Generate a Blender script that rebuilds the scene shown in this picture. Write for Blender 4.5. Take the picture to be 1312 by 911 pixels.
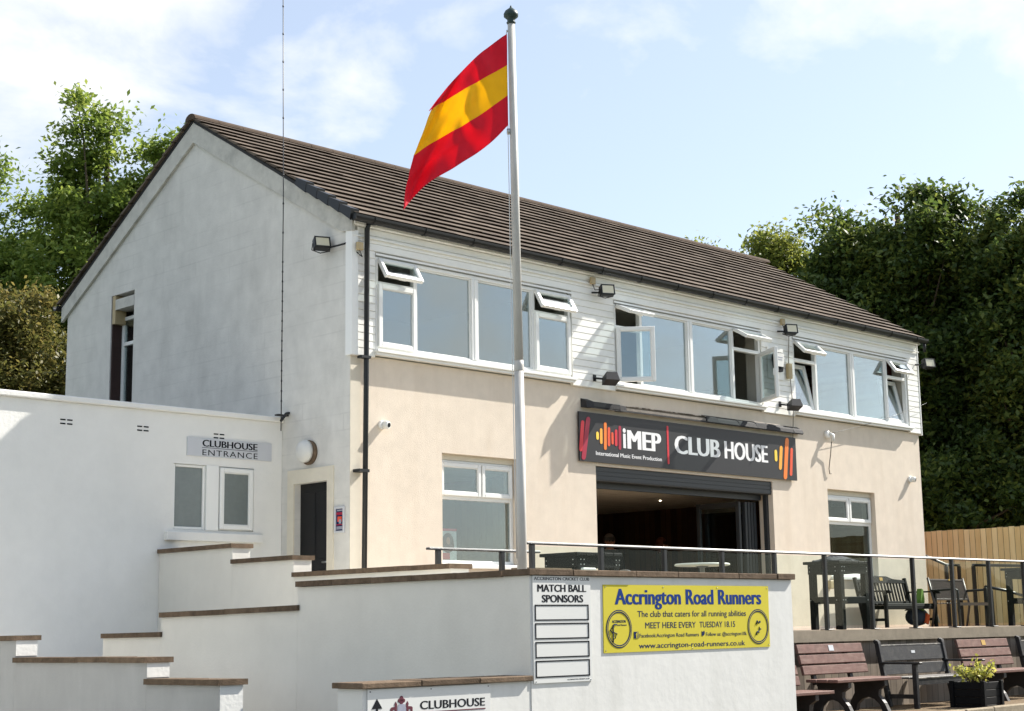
import bpy, bmesh, math, random
from mathutils import Vector, Matrix, Quaternion
import numpy as np

# ---------------------------------------------------------------- scene, camera, light
S = bpy.context.scene
for o in list(bpy.data.objects): bpy.data.objects.remove(o)
COL = S.collection
S.render.engine = 'CYCLES'
S.render.resolution_x, S.render.resolution_y = 1024, 711
cam = bpy.data.cameras.new('camera'); camo = bpy.data.objects.new('camera', cam); COL.objects.link(camo)
cam.sensor_width = 36.0; cam.sensor_fit = 'HORIZONTAL'; cam.lens = 36.0*2007.679/1312.0
cam.clip_start = 0.1; cam.clip_end = 3000
def cam_matrix(yaw, pit, rol):
    cy, sy, cp, sp = math.cos(yaw), math.sin(yaw), math.cos(pit), math.sin(pit)
    fw = Vector((sy*cp, cy*cp, sp)); r = Vector((cy, -sy, 0)); u = r.cross(fw)
    r2 = r*math.cos(rol)+u*math.sin(rol); u2 = -r*math.sin(rol)+u*math.cos(rol)
    return Matrix((r2, u2, -fw)).transposed().to_4x4()
camo.matrix_world = cam_matrix(.781543615, .171845002, -.015460695)      # eye at the origin, 1.65 m over the lower ground
S.camera = camo

SUN = Vector((4.0, -1.05, 3.6)).normalized()
sun = bpy.data.lights.new('sun', 'SUN'); suno = bpy.data.objects.new('sun', sun); COL.objects.link(suno)
sun.energy = 5.0; sun.angle = math.radians(0.53); sun.color = (1.0, 0.95, 0.87)
suno.rotation_euler = (-SUN).to_track_quat('-Z', 'Y').to_euler(); suno.location = (30, -10, 30)

W = bpy.data.worlds.new('World'); S.world = W; W.use_nodes = True
wn, wl = W.node_tree.nodes, W.node_tree.links
bg = wn['Background']; bg.inputs['Strength'].default_value = 0.10
sky = wn.new('ShaderNodeTexSky'); sky.sky_type = 'NISHITA'; sky.sun_disc = False
sky.sun_elevation = math.asin(SUN.z); sky.sun_rotation = math.atan2(SUN.x, SUN.y)
sky.altitude = 100; sky.air_density = 1.0; sky.dust_density = 1.2; sky.ozone_density = 1.6
tc = wn.new('ShaderNodeTexCoord')
mp = wn.new('ShaderNodeMapping'); mp.inputs['Scale'].default_value = (1, 1, 1.7); mp.inputs['Location'].default_value = (0.35, 0.1, 0.0)
wl.new(tc.outputs['Generated'], mp.inputs['Vector'])
nz = wn.new('ShaderNodeTexNoise'); nz.inputs['Scale'].default_value = 7.5; nz.inputs['Detail'].default_value = 9; nz.inputs['Roughness'].default_value = .58; nz.inputs['Distortion'].default_value = .3
wl.new(mp.outputs['Vector'], nz.inputs['Vector'])
acc = None                      # cloud banks sit in these parts of the sky, ragged by the noise
for d, r_in, r_out, amt in (((.41, .83, .375), 1, 9, .34), ((.44, .79, .43), 1, 9, .30), ((.577, .752, .32), .2, 4.5, .22), ((.70, .60, .39), 1, 4, .10), ((.79, .49, .375), 1, 5.5, .18), ((.88, .36, .37), 1, 7, .20), ((-.6, .3, .6), 10, 40, .3), ((.6, -.7, .4), 8, 35, .22)):
    v = Vector(d).normalized()
    dp = wn.new('ShaderNodeVectorMath'); dp.operation = 'DOT_PRODUCT'; dp.inputs[1].default_value = v
    nv = wn.new('ShaderNodeVectorMath'); nv.operation = 'NORMALIZE'; wl.new(tc.outputs['Generated'], nv.inputs[0]); wl.new(nv.outputs[0], dp.inputs[0])
    mr = wn.new('ShaderNodeMapRange'); mr.interpolation_type = 'SMOOTHSTEP'; mr.inputs[1].default_value = math.cos(math.radians(r_out)); mr.inputs[2].default_value = math.cos(math.radians(r_in)); mr.inputs[3].default_value = 0; mr.inputs[4].default_value = amt
    wl.new(dp.outputs['Value'], mr.inputs[0])
    if acc is None: acc = mr.outputs[0]
    else:
        ad = wn.new('ShaderNodeMath'); ad.operation = 'MAXIMUM'; wl.new(acc, ad.inputs[0]); wl.new(mr.outputs[0], ad.inputs[1]); acc = ad.outputs[0]
sm_ = wn.new('ShaderNodeMath'); sm_.operation = 'ADD'; wl.new(acc, sm_.inputs[0]); wl.new(nz.outputs['Fac'], sm_.inputs[1])
rp = wn.new('ShaderNodeValToRGB'); rp.color_ramp.elements[0].position = .60; rp.color_ramp.elements[1].position = .88
wl.new(sm_.outputs[0], rp.inputs['Fac'])
veil = wn.new('ShaderNodeMixRGB'); veil.inputs['Fac'].default_value = .32; veil.inputs['Color2'].default_value = (5.2, 5.35, 5.5, 1)   # thin high cloud all over
wl.new(sky.outputs['Color'], veil.inputs['Color1'])
cm = wn.new('ShaderNodeMixRGB'); cm.inputs['Color2'].default_value = (5.9, 5.9, 5.9, 1)
cf = wn.new('ShaderNodeMath'); cf.operation = 'MULTIPLY'; cf.inputs[1].default_value = .9
wl.new(rp.outputs['Color'], cf.inputs[0]); wl.new(cf.outputs[0], cm.inputs['Fac'])
wl.new(veil.outputs['Color'], cm.inputs['Color1']); wl.new(cm.outputs['Color'], bg.inputs['Color'])

S.view_settings.view_transform = 'Standard'; S.view_settings.look = 'None'
S.view_settings.gamma = 1.0; S.view_settings.use_curve_mapping = False
S.view_settings.exposure = 1.02

# ---------------------------------------------------------------- helpers
R_ = random.Random(7)
def lin(r, g, b):
    f = lambda c: (c/255/12.92) if c/255 <= .04045 else ((c/255+.055)/1.055)**2.4
    return (f(r), f(g), f(b), 1)
def sc(c, k): return (min(c[0]*k, 1), min(c[1]*k, 1), min(c[2]*k, 1), 1)

def new_mat(name):
    m = bpy.data.materials.new(name); m.use_nodes = True
    n, l = m.node_tree.nodes, m.node_tree.links
    return m, n, l, n['Principled BSDF']
def mat(name, col, rough=.6, var=.12, scale=6.0, bump=0.0, bscale=60.0, metal=0.0, spec=.4, stain=None, stain_amt=.0, stain_scale=(1, 1, .35), coat=0):
    """painted / mineral surface: fine mottling, optional streaky staining with a shape of its own, fine bump"""
    m, n, l, p = new_mat(name)
    t = n.new('ShaderNodeTexCoord')
    a = n.new('ShaderNodeTexNoise'); a.inputs['Scale'].default_value = scale; a.inputs['Detail'].default_value = 6; a.inputs['Roughness'].default_value = .6
    l.new(t.outputs['Object'], a.inputs['Vector'])
    r = n.new('ShaderNodeValToRGB'); r.color_ramp.elements[0].position = .3; r.color_ramp.elements[1].position = .7
    r.color_ramp.elements[0].color = sc(col, 1-var); r.color_ramp.elements[1].color = sc(col, 1+var*.6)
    l.new(a.outputs['Fac'], r.inputs['Fac'])
    out = r.outputs['Color']
    if stain:
        mpn = n.new('ShaderNodeMapping'); mpn.inputs['Scale'].default_value = stain_scale
        l.new(t.outputs['Object'], mpn.inputs['Vector'])
        b = n.new('ShaderNodeTexNoise'); b.inputs['Scale'].default_value = 1.6; b.inputs['Detail'].default_value = 8; b.inputs['Roughness'].default_value = .65
        l.new(mpn.outputs['Vector'], b.inputs['Vector'])
        rr = n.new('ShaderNodeValToRGB'); rr.color_ramp.elements[0].position = .48; rr.color_ramp.elements[1].position = .78
        rr.color_ramp.elements[1].color = (stain_amt,)*3+(1,)
        l.new(b.outputs['Fac'], rr.inputs['Fac'])
        mx = n.new('ShaderNodeMixRGB'); mx.inputs['Color2'].default_value = stain
        l.new(rr.outputs['Color'], mx.inputs['Fac']); l.new(out, mx.inputs['Color1']); out = mx.outputs['Color']
    l.new(out, p.inputs['Base Color'])
    p.inputs['Roughness'].default_value = rough; p.inputs['Metallic'].default_value = metal
    p.inputs['Specular IOR Level'].default_value = spec; p.inputs['Coat Weight'].default_value = coat
    if bump:
        c = n.new('ShaderNodeTexNoise'); c.inputs['Scale'].default_value = bscale; c.inputs['Detail'].default_value = 5
        l.new(t.outputs['Object'], c.inputs['Vector'])
        bp = n.new('ShaderNodeBump'); bp.inputs['Strength'].default_value = bump; bp.inputs['Distance'].default_value = .01
        l.new(c.outputs['Fac'], bp.inputs['Height']); l.new(bp.outputs['Normal'], p.inputs['Normal'])
    return m
def mat_block(name, col, joint, bw, bh, axis, fac=.5, stain=None, stain_amt=0, rough=.75, bump=.3, jw=.012):
    """wall of painted blocks / bricks: joints by a brick texture on the wall's own plane"""
    m = mat(name, col, rough, .1, 3.0, bump, 45, stain=stain, stain_amt=stain_amt)
    n, l = m.node_tree.nodes, m.node_tree.links; p = n['Principled BSDF']
    t = n.new('ShaderNodeTexCoord'); sx = n.new('ShaderNodeSeparateXYZ'); cb = n.new('ShaderNodeCombineXYZ')
    l.new(t.outputs['Object'], sx.inputs[0]); l.new(sx.outputs[axis], cb.inputs[0]); l.new(sx.outputs[2], cb.inputs[1])
    b = n.new('ShaderNodeTexBrick'); b.inputs['Scale'].default_value = 1
    b.inputs['Brick Width'].default_value = bw; b.inputs['Row Height'].default_value = bh; b.inputs['Mortar Size'].default_value = jw
    b.inputs['Mortar Smooth'].default_value = .3
    b.inputs['Color1'].default_value = (0, 0, 0, 1); b.inputs['Color2'].default_value = (0, 0, 0, 1); b.inputs['Mortar'].default_value = (1, 1, 1, 1)
    l.new(cb.outputs[0], b.inputs['Vector'])
    nzb = n.new('ShaderNodeTexNoise'); nzb.inputs['Scale'].default_value = 1.3; nzb.inputs['Detail'].default_value = 3
    l.new(t.outputs['Object'], nzb.inputs['Vector'])
    rr = n.new('ShaderNodeMapRange'); rr.inputs[1].default_value = .4; rr.inputs[2].default_value = .65; rr.inputs[3].default_value = 0; rr.inputs[4].default_value = fac
    l.new(nzb.outputs['Fac'], rr.inputs[0])
    mu = n.new('ShaderNodeMath'); mu.operation = 'MULTIPLY'; l.new(b.outputs['Color'], mu.inputs[0]); l.new(rr.outputs[0], mu.inputs[1])
    mx = n.new('ShaderNodeMixRGB'); mx.inputs['Color2'].default_value = joint
    src = p.inputs['Base Color'].links[0].from_socket
    l.new(mu.outputs[0], mx.inputs['Fac']); l.new(src, mx.inputs['Color1']); l.new(mx.outputs['Color'], p.inputs['Base Color'])
    return m
def mat_plank(name, c0, c1, axis, width, rough=.7, bump=.25, gap=.05, grain=(14, 14, 1.2)):
    """timber boards: each board its own tone, dark joint, grain along z"""
    m, n, l, p = new_mat(name)
    t = n.new('ShaderNodeTexCoord'); sx = n.new('ShaderNodeSeparateXYZ'); l.new(t.outputs['Object'], sx.inputs[0])
    d = n.new('ShaderNodeMath'); d.operation = 'DIVIDE'; d.inputs[1].default_value = width; l.new(sx.outputs[axis], d.inputs[0])
    fl = n.new('ShaderNodeMath'); fl.operation = 'FLOOR'; l.new(d.outputs[0], fl.inputs[0])
    wn_ = n.new('ShaderNodeTexWhiteNoise'); wn_.noise_dimensions = '1D'; l.new(fl.outputs[0], wn_.inputs['W'])
    mpn = n.new('ShaderNodeMapping'); mpn.inputs['Scale'].default_value = grain; l.new(t.outputs['Object'], mpn.inputs['Vector'])
    g = n.new('ShaderNodeTexNoise'); g.inputs['Scale'].default_value = 2.0; g.inputs['Detail'].default_value = 7; g.inputs['Distortion'].default_value = 1.2
    l.new(mpn.outputs[0], g.inputs['Vector'])
    ad = n.new('ShaderNodeMath'); ad.operation = 'ADD'; l.new(wn_.outputs['Value'], ad.inputs[0]); l.new(g.outputs['Fac'], ad.inputs[1])
    hf = n.new('ShaderNodeMath'); hf.operation = 'MULTIPLY'; hf.inputs[1].default_value = .55; l.new(ad.outputs[0], hf.inputs[0])
    r = n.new('ShaderNodeValToRGB'); r.color_ramp.elements[0].position = .2; r.color_ramp.elements[1].position = .8
    r.color_ramp.elements[0].color = c0; r.color_ramp.elements[1].color = c1
    l.new(hf.outputs[0], r.inputs['Fac'])
    fr = n.new('ShaderNodeMath'); fr.operation = 'FRACT'; l.new(d.outputs[0], fr.inputs[0])
    lt = n.new('ShaderNodeMath'); lt.operation = 'LESS_THAN'; lt.inputs[1].default_value = gap; l.new(fr.outputs[0], lt.inputs[0])
    mx = n.new('ShaderNodeMixRGB'); mx.inputs['Color2'].default_value = sc(c0, .35); l.new(lt.outputs[0], mx.inputs['Fac']); l.new(r.outputs['Color'], mx.inputs['Color1'])
    l.new(mx.outputs['Color'], p.inputs['Base Color']); p.inputs['Roughness'].default_value = rough; p.inputs['Specular IOR Level'].default_value = .3
    bp = n.new('ShaderNodeBump'); bp.inputs['Strength'].default_value = bump; bp.inputs['Distance'].default_value = .01
    l.new(g.outputs['Fac'], bp.inputs['Height']); l.new(bp.outputs['Normal'], p.inputs['Normal'])
    return m
def mat_glass(name, tint=(.80, .86, .86, 1), base=.10, k=1.0):
    m, n, l, p = new_mat(name); n.remove(p)
    lw = n.new('ShaderNodeLayerWeight'); lw.inputs['Blend'].default_value = .5
    pw = n.new('ShaderNodeMath'); pw.operation = 'POWER'; pw.inputs[1].default_value = 3; l.new(lw.outputs['Facing'], pw.inputs[0])
    ma = n.new('ShaderNodeMath'); ma.operation = 'MULTIPLY_ADD'; ma.inputs[1].default_value = k; ma.inputs[2].default_value = base; l.new(pw.outputs[0], ma.inputs[0])
    tr = n.new('ShaderNodeBsdfTransparent'); tr.inputs['Color'].default_value = tint
    gl = n.new('ShaderNodeBsdfGlossy'); gl.inputs['Roughness'].default_value = .0; gl.inputs['Color'].default_value = (.90, .97, .98, 1)
    t = n.new('ShaderNodeTexCoord'); nn = n.new('ShaderNodeTexNoise'); nn.inputs['Scale'].default_value = 1.1; nn.inputs['Detail'].default_value = 1
    l.new(t.outputs['Object'], nn.inputs['Vector'])
    bp = n.new('ShaderNodeBump'); bp.inputs['Strength'].default_value = .05; bp.inputs['Distance'].default_value = .02; l.new(nn.outputs['Fac'], bp.inputs['Height']); l.new(bp.outputs['Normal'], gl.inputs['Normal'])
    mx = n.new('ShaderNodeMixShader'); l.new(ma.outputs[0], mx.inputs['Fac']); l.new(tr.outputs[0], mx.inputs[1]); l.new(gl.outputs[0], mx.inputs[2])
    l.new(mx.outputs[0], n['Material Output'].inputs['Surface'])
    return m
def mat_leaf(name, c0, c1, c2):
    m, n, l, p = new_mat(name)
    g = n.new('ShaderNodeNewGeometry'); t = n.new('ShaderNodeTexCoord')
    nn = n.new('ShaderNodeTexNoise'); nn.inputs['Scale'].default_value = .55; nn.inputs['Detail'].default_value = 3; l.new(t.outputs['Object'], nn.inputs['Vector'])
    ad = n.new('ShaderNodeMath'); ad.operation = 'MULTIPLY_ADD'; ad.inputs[1].default_value = .55; l.new(g.outputs['Random Per Island'], ad.inputs[0])
    sb = n.new('ShaderNodeMath'); sb.operation = 'MULTIPLY_ADD'; sb.inputs[1].default_value = 1.1; sb.inputs[2].default_value = -.33; l.new(nn.outputs['Fac'], sb.inputs[0]); l.new(sb.outputs[0], ad.inputs[2])
    r = n.new('ShaderNodeValToRGB'); r.color_ramp.elements[0].color = c0; r.color_ramp.elements[1].color = c2
    e = r.color_ramp.elements.new(.5); e.color = c1
    l.new(ad.outputs[0], r.inputs['Fac']); l.new(r.outputs['Color'], p.inputs['Base Color']); p.inputs['Roughness'].default_value = .5; p.inputs['Specular IOR Level'].default_value = .35
    tl = n.new('ShaderNodeBsdfTranslucent'); hs = n.new('ShaderNodeHueSaturation'); hs.inputs['Hue'].default_value = .48; hs.inputs['Value'].default_value = 1.5
    l.new(r.outputs['Color'], hs.inputs['Color']); l.new(hs.outputs[0], tl.inputs['Color'])
    mx = n.new('ShaderNodeMixShader'); mx.inputs['Fac'].default_value = .45; l.new(p.outputs[0], mx.inputs[1]); l.new(tl.outputs[0], mx.inputs[2])
    l.new(mx.outputs[0], n['Material Output'].inputs['Surface'])
    return m

class MB:
    def __init__(s): s.bm = bmesh.new(); s.mi = 0
    def _new(s, fs):
        for f in fs: f.material_index = s.mi
    def box(s, x0, x1, y0, y1, z0, z1, M=None, bev=0.0):
        t = bmesh.new()
        v = [t.verts.new(p) for p in ((x0,y0,z0),(x1,y0,z0),(x1,y1,z0),(x0,y1,z0),(x0,y0,z1),(x1,y0,z1),(x1,y1,z1),(x0,y1,z1))]
        for q in ((3,2,1,0),(4,5,6,7),(0,1,5,4),(1,2,6,5),(2,3,7,6),(3,0,4,7)): t.faces.new([v[i] for i in q])
        if bev: bmesh.ops.bevel(t, geom=t.edges[:], offset=bev, segments=1, affect='EDGES', profile=.6)
        s.merge(t, M); return s
    def merge(s, t, M=None):
        if M is not None: bmesh.ops.transform(t, matrix=M, verts=t.verts[:])
        mp_ = {}
        for v in t.verts: mp_[v] = s.bm.verts.new(v.co)
        for f in t.faces:
            try: g = s.bm.faces.new([mp_[v] for v in f.verts]); g.material_index = s.mi; g.smooth = f.smooth
            except ValueError: pass
        t.free()
    def prism(s, pts, vec, M=None):
        """polygon (list of 3-D points) swept by vec"""
        t = bmesh.new(); vec = Vector(vec)
        a = [t.verts.new(Vector(p)) for p in pts]; b = [t.verts.new(Vector(p)+vec) for p in pts]
        t.faces.new(a[::-1]); t.faces.new(b)
        n = len(a)
        for i in range(n): t.faces.new((a[i], a[(i+1) % n], b[(i+1) % n], b[i]))
        bmesh.ops.recalc_face_normals(t, faces=t.faces[:])
        s.merge(t, M); return s
    def tube(s, pts, r, n=10, caps=True, smooth=True):
        pts = [Vector(p) for p in pts]
        rs = r if isinstance(r, (list, tuple)) else [r]*len(pts)
        t = bmesh.new(); rings = []
        for i, p in enumerate(pts):
            d = (pts[min(i+1, len(pts)-1)]-pts[max(i-1, 0)])
            if d.length < 1e-9: d = Vector((0, 0, 1))
            d.normalize(); a = d.orthogonal().normalized() if abs(d.z) < .95 else Vector((1, 0, 0))
            a = (a-d*a.dot(d)).normalized()
            if abs(d.z) < .95: a = (Vector((0, 0, 1))-d*d.z).normalized()
            b = d.cross(a)
            rings.append([t.verts.new(p+(a*math.cos(k*2*math.pi/n)+b*math.sin(k*2*math.pi/n))*rs[i]) for k in range(n)])
        for i in range(len(rings)-1):
            for k in range(n):
                f = t.faces.new((rings[i][k], rings[i][(k+1) % n], rings[i+1][(k+1) % n], rings[i+1][k])); f.smooth = smooth
        if caps: t.faces.new(rings[0][::-1]); t.faces.new(rings[-1])
        bmesh.ops.recalc_face_normals(t, faces=t.faces[:])
        s.merge(t); return s
    def lathe(s, prof, c, axis=(0, 0, 1), n=20):
        """prof: (radius, height) pairs about an axis through c"""
        ax = Vector(axis).normalized(); a = ax.orthogonal().normalized(); b = ax.cross(a); c = Vector(c)
        t = bmesh.new(); rings = []
        for r, h in prof:
            rings.append([t.verts.new(c+ax*h+(a*math.cos(k*2*math.pi/n)+b*math.sin(k*2*math.pi/n))*max(r, 1e-4)) for k in range(n)])
        for i in range(len(rings)-1):
            for k in range(n):
                f = t.faces.new((rings[i][k], rings[i][(k+1) % n], rings[i+1][(k+1) % n], rings[i+1][k])); f.smooth = True
        t.faces.new(rings[0][::-1]); t.faces.new(rings[-1])
        bmesh.ops.recalc_face_normals(t, faces=t.faces[:])
        s.merge(t); return s
    def wall(s, a0, a1, z0, z1, p0, p1, holes, axis='x'):
        """solid wall with real openings; a runs along x (axis 'x', thickness p0..p1 in y) or along y (axis 'y', thickness in x)"""
        A = sorted({a0, a1, *[h[0] for h in holes], *[h[1] for h in holes]}); Z = sorted({z0, z1, *[h[2] for h in holes], *[h[3] for h in holes]})
        A = [a for a in A if a0 <= a <= a1]; Z = [z for z in Z if z0 <= z <= z1]
        P = (lambda a, p, z: Vector((a, p, z))) if axis == 'x' else (lambda a, p, z: Vector((p, a, z)))
        solid = lambda i, j: 0 <= i < len(A)-1 and 0 <= j < len(Z)-1 and not any(h[0] <= (A[i]+A[i+1])/2 <= h[1] and h[2] <= (Z[j]+Z[j+1])/2 <= h[3] for h in holes)
        t = bmesh.new(); vs = {}
        def V(a, p, z):
            k = (round(a, 5), round(p, 5), round(z, 5))
            if k not in vs: vs[k] = t.verts.new(P(a, p, z))
            return vs[k]
        for i in range(len(A)-1):
            for j in range(len(Z)-1):
                if not solid(i, j): continue
                l, r, b, u = A[i], A[i+1], Z[j], Z[j+1]
                for p in (p0, p1): t.faces.new((V(l, p, b), V(r, p, b), V(r, p, u), V(l, p, u)))
                if not solid(i-1, j): t.faces.new((V(l, p0, b), V(l, p1, b), V(l, p1, u), V(l, p0, u)))
                if not solid(i+1, j): t.faces.new((V(r, p0, b), V(r, p1, b), V(r, p1, u), V(r, p0, u)))
                if not solid(i, j-1): t.faces.new((V(l, p0, b), V(r, p0, b), V(r, p1, b), V(l, p1, b)))
                if not solid(i, j+1): t.faces.new((V(l, p0, u), V(r, p0, u), V(r, p1, u), V(l, p1, u)))
        bmesh.ops.recalc_face_normals(t, faces=t.faces[:])
        s.merge(t); return s
    def build(s, name, mats, parent=None, smooth=False):
        me = bpy.data.meshes.new(name)
        if not isinstance(mats, (list, tuple)): mats = [mats]
        off = Vector((0, 0, 0))
        if parent is not None: off = root_loc(parent)
        else:
            co = [v.co for v in s.bm.verts]
            off = Vector((sum((min(c[i] for c in co), max(c[i] for c in co)))/2 for i in range(2))) if False else Vector(((min(c.x for c in co)+max(c.x for c in co))/2, (min(c.y for c in co)+max(c.y for c in co))/2, min(c.z for c in co)))
        bmesh.ops.translate(s.bm, vec=-off, verts=s.bm.verts[:])
        if smooth:
            for f in s.bm.faces: f.smooth = True
        s.bm.to_mesh(me); s.bm.free()
        for m in mats: me.materials.append(m)
        o = bpy.data.objects.new(name, me); COL.objects.link(o)
        if parent is not None: o.parent = parent
        else: o.location = off
        return o
ROOT = {}
def root_loc(o):
    while o.parent is not None: o = o.parent
    return Vector(o.location)
def thing(name, loc, label, cat, group=None):
    o = bpy.data.objects.new(name, None); COL.objects.link(o); o.location = loc; o.empty_display_size = .2
    return tag(o, label, cat, group)
def tag(o, label, cat, group=None):
    o['label'] = label; o['category'] = cat
    if group: o['group'] = group
    return o
def struct(o): o['kind'] = 'structure'; return o
def kids(o): return [c for c in bpy.data.objects if c.parent == o]
def copy_tree(o, parent=None):
    c = o.copy(); COL.objects.link(c)
    if parent is not None: c.parent = parent
    for k in kids(o): copy_tree(k, c)
    return c
def clone(o, loc, rz, label):
    c = copy_tree(o); c.location = loc; c.rotation_euler = (0, 0, rz); c['label'] = label
    return c

FONT = {}
def text_bm(string, bold=0.0, spacing=1.0):
    cu = bpy.data.curves.new('t', 'FONT'); cu.body = string; cu.size = 1; cu.offset = bold; cu.space_character = spacing; cu.resolution_u = 3
    o = bpy.data.objects.new('t', cu); COL.objects.link(o)
    dg = bpy.context.evaluated_depsgraph_get(); dg.update()
    me = bpy.data.meshes.new_from_object(o.evaluated_get(dg)); bpy.data.objects.remove(o); bpy.data.curves.remove(cu)
    b = bmesh.new(); b.from_mesh(me); bpy.data.meshes.remove(me); return b
_b = text_bm('H'); CAP = max(v.co.y for v in _b.verts); _b.free()
def text(par, m, string, x0, x1, zb, cap, y, bold=0.0, spacing=1.0, th=.0012):
    """one line of letters with real thickness on the plane y, facing -y, from x0 to x1, baseline zb, capital height cap"""
    off = 0.0; k = bold
    mb = MB()
    for i, dx in enumerate((0, -k, k, -k/2, k/2) if k > .02 else (-k, k) if k > 0 else (0,)):
        b = text_bm(string, off, spacing)
        mn = min(v.co.x for v in b.verts)-k; mx = max(v.co.x for v in b.verts)+k
        sx = (x1-x0)/(mx-mn); sz = cap/(CAP+2*off)
        for v in b.verts: v.co = Vector((x0+(v.co.x+dx-mn)*sx, y-th-.0001*i, zb+(v.co.y+off)*sz))
        ex = bmesh.ops.extrude_face_region(b, geom=b.faces[:])
        for e in ex['geom']:
            if isinstance(e, bmesh.types.BMVert): e.co.y = y-.0003-.00004*i
        bmesh.ops.recalc_face_normals(b, faces=b.faces[:]); mb.merge(b)
    return mb.build('lettering', m, par)

# ---------------------------------------------------------------- materials
M = {}
M['render'] = mat('cream_render', lin(221, 208, 191), .85, .06, 5, .35, 140, spec=.2, stain=lin(192, 174, 152), stain_amt=.3, stain_scale=(2.2, 2, .28))
M['quoin'] = mat('pale_render_margin', lin(212, 204, 188), .8, .05, 6, .2, 90, spec=.2)
M['clad'] = mat('white_board', lin(240, 239, 233), .45, .03, 3, .05, 30, spec=.4, stain=lin(190, 180, 160), stain_amt=.14)
M['upvc'] = mat('white_plastic', lin(232, 232, 228), .3, .02, 2, spec=.5)
M['gable'] = mat_block('grey_white_blockwork', lin(212, 210, 204), lin(150, 148, 144), 1.8, .225, 1, .16, stain=lin(142, 141, 136), stain_amt=.3)
M['barge'] = mat('weathered_barge_paint', lin(196, 194, 186), .7, .12, 7, .2, 30, stain=lin(110, 110, 105), stain_amt=.5, stain_scale=(1, 2, 2))
M['white'] = mat('white_masonry_paint', lin(216, 215, 210), .85, .03, 4, .22, 12, spec=.25, stain=lin(170, 170, 160), stain_amt=.3, stain_scale=(2.2, 2, .35))
M['annex'] = mat('bright_white_masonry', lin(229, 228, 223), .85, .03, 4, .35, 26, spec=.2, stain=lin(200, 200, 192), stain_amt=.15)
M['smooth'] = mat('white_smooth_render', lin(220, 217, 208), .85, .04, 3, .2, 40, spec=.25, stain=lin(176, 172, 160), stain_amt=.15)
M['greywall'] = mat('grey_masonry', lin(164, 164, 162), .85, .05, 3, .25, 40, spec=.2, stain=lin(190, 190, 188), stain_amt=.35, stain_scale=(1, 1.6, .5))  # grey body with paler mottling, for the stepped wall with white end faces
M['coping'] = mat('brown_concrete_coping', lin(108, 92, 76), .9, .3, 14, .6, 70, spec=.15, stain=lin(66, 56, 44), stain_amt=.75, stain_scale=(3, 3, 3))
M['tile'] = mat('brown_roof_tile', lin(98, 88, 79), .9, .25, 5, .5, 60, spec=.1, stain=lin(118, 107, 96), stain_amt=.5, stain_scale=(1.4, 1, 1))
def _island(m, amt):
    n, l = m.node_tree.nodes, m.node_tree.links; p = n['Principled BSDF']; src = p.inputs['Base Color'].links[0].from_socket
    g = n.new('ShaderNodeNewGeometry'); mr = n.new('ShaderNodeMapRange'); mr.inputs[3].default_value = 1-amt; mr.inputs[4].default_value = 1+amt; l.new(g.outputs['Random Per Island'], mr.inputs[0])
    hs = n.new('ShaderNodeHueSaturation'); l.new(mr.outputs[0], hs.inputs['Value']); l.new(src, hs.inputs['Color']); l.new(hs.outputs[0], p.inputs['Base Color'])
_island(M['tile'], .22); _island(M['coping'], .18)
M['ridge'] = mat('ridge_tile', lin(86, 74, 64), .9, .2, 6, .4, 50, spec=.12)
M['black'] = mat('black_plastic', lin(26, 27, 29), .45, .1, 4, spec=.4)
M['rail'] = mat('black_steel_rail', lin(30, 31, 33), .4, .1, 5, spec=.5)
M['steel'] = mat('brushed_steel', lin(170, 172, 172), .3, .08, 5, metal=.9)
M['anth'] = mat('anthracite_aluminium', lin(44, 47, 50), .45, .06, 4, spec=.45)
M['signblk'] = mat('dark_grey_sign_face', lin(38, 38, 41), .45, .04, 3, spec=.4)
M['signwht'] = mat('white_sign_face', lin(212, 212, 208), .5, .02, 3, spec=.4)
M['signgry'] = mat('pale_grey_sign_face', lin(196, 198, 202), .4, .03, 3, spec=.4)
M['yellow'] = mat('yellow_banner', lin(198, 184, 44), .65, .03, 3, .04, 9, spec=.35)
M['ink'] = mat('black_lettering', lin(30, 32, 36), .8, .02, spec=.1)
M['navy'] = mat('navy_lettering', lin(28, 44, 84), .8, .03, spec=.1)
M['blue'] = mat('blue_lettering', lin(26, 56, 122), .8, .03, spec=.1)
M['letter'] = mat('white_lettering', lin(232, 232, 232), .7, .02, spec=.2)
M['red'] = mat('red_graphic', lin(206, 44, 56), .4, .03)
M['crim'] = mat('crimson_graphic', lin(160, 34, 60), .4, .03)
M['orange'] = mat('orange_graphic', lin(232, 124, 44), .4, .03)
M['dorange'] = mat('red_orange_graphic', lin(224, 84, 50), .4, .03)
M['amber'] = mat('amber_graphic', lin(240, 168, 60), .4, .03)
M['yel'] = mat('yellow_graphic', lin(246, 208, 74), .4, .03)
M['maroon'] = mat('maroon_crest', lin(92, 34, 50), .5, .05)
M['silver'] = mat('grey_crest', lin(150, 152, 166), .5, .1, 30)
M['glass'] = mat_glass('window_glass', base=.19)
M['glass_dk'] = mat_glass('ground_window_glass', (.80, .85, .85, 1), .13)
M['glass_clear'] = mat_glass('clear_ground_window_glass', (.6, .64, .64, 1), .03, .35)
M['glass_rail'] = mat_glass('balustrade_glass', (.92, .96, .94, 1), .006, .12)
M['obsc'] = mat('obscure_glass', lin(112, 120, 118), .18, .08, 12, .15, 40, spec=.6)
M['room'] = mat('pale_room_plaster', lin(176, 172, 160), .9, .03)
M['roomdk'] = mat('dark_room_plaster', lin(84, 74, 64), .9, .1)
M['panel'] = mat_plank('dark_timber_panelling', lin(62, 42, 30), lin(96, 66, 44), 1, .14)
M['slat'] = mat_plank('pale_slatted_ceiling', lin(222, 208, 186), lin(242, 230, 210), 1, .10, gap=.14)
M['carpet'] = mat('dark_carpet', lin(160, 138, 112), .7, .2, 30)
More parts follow.
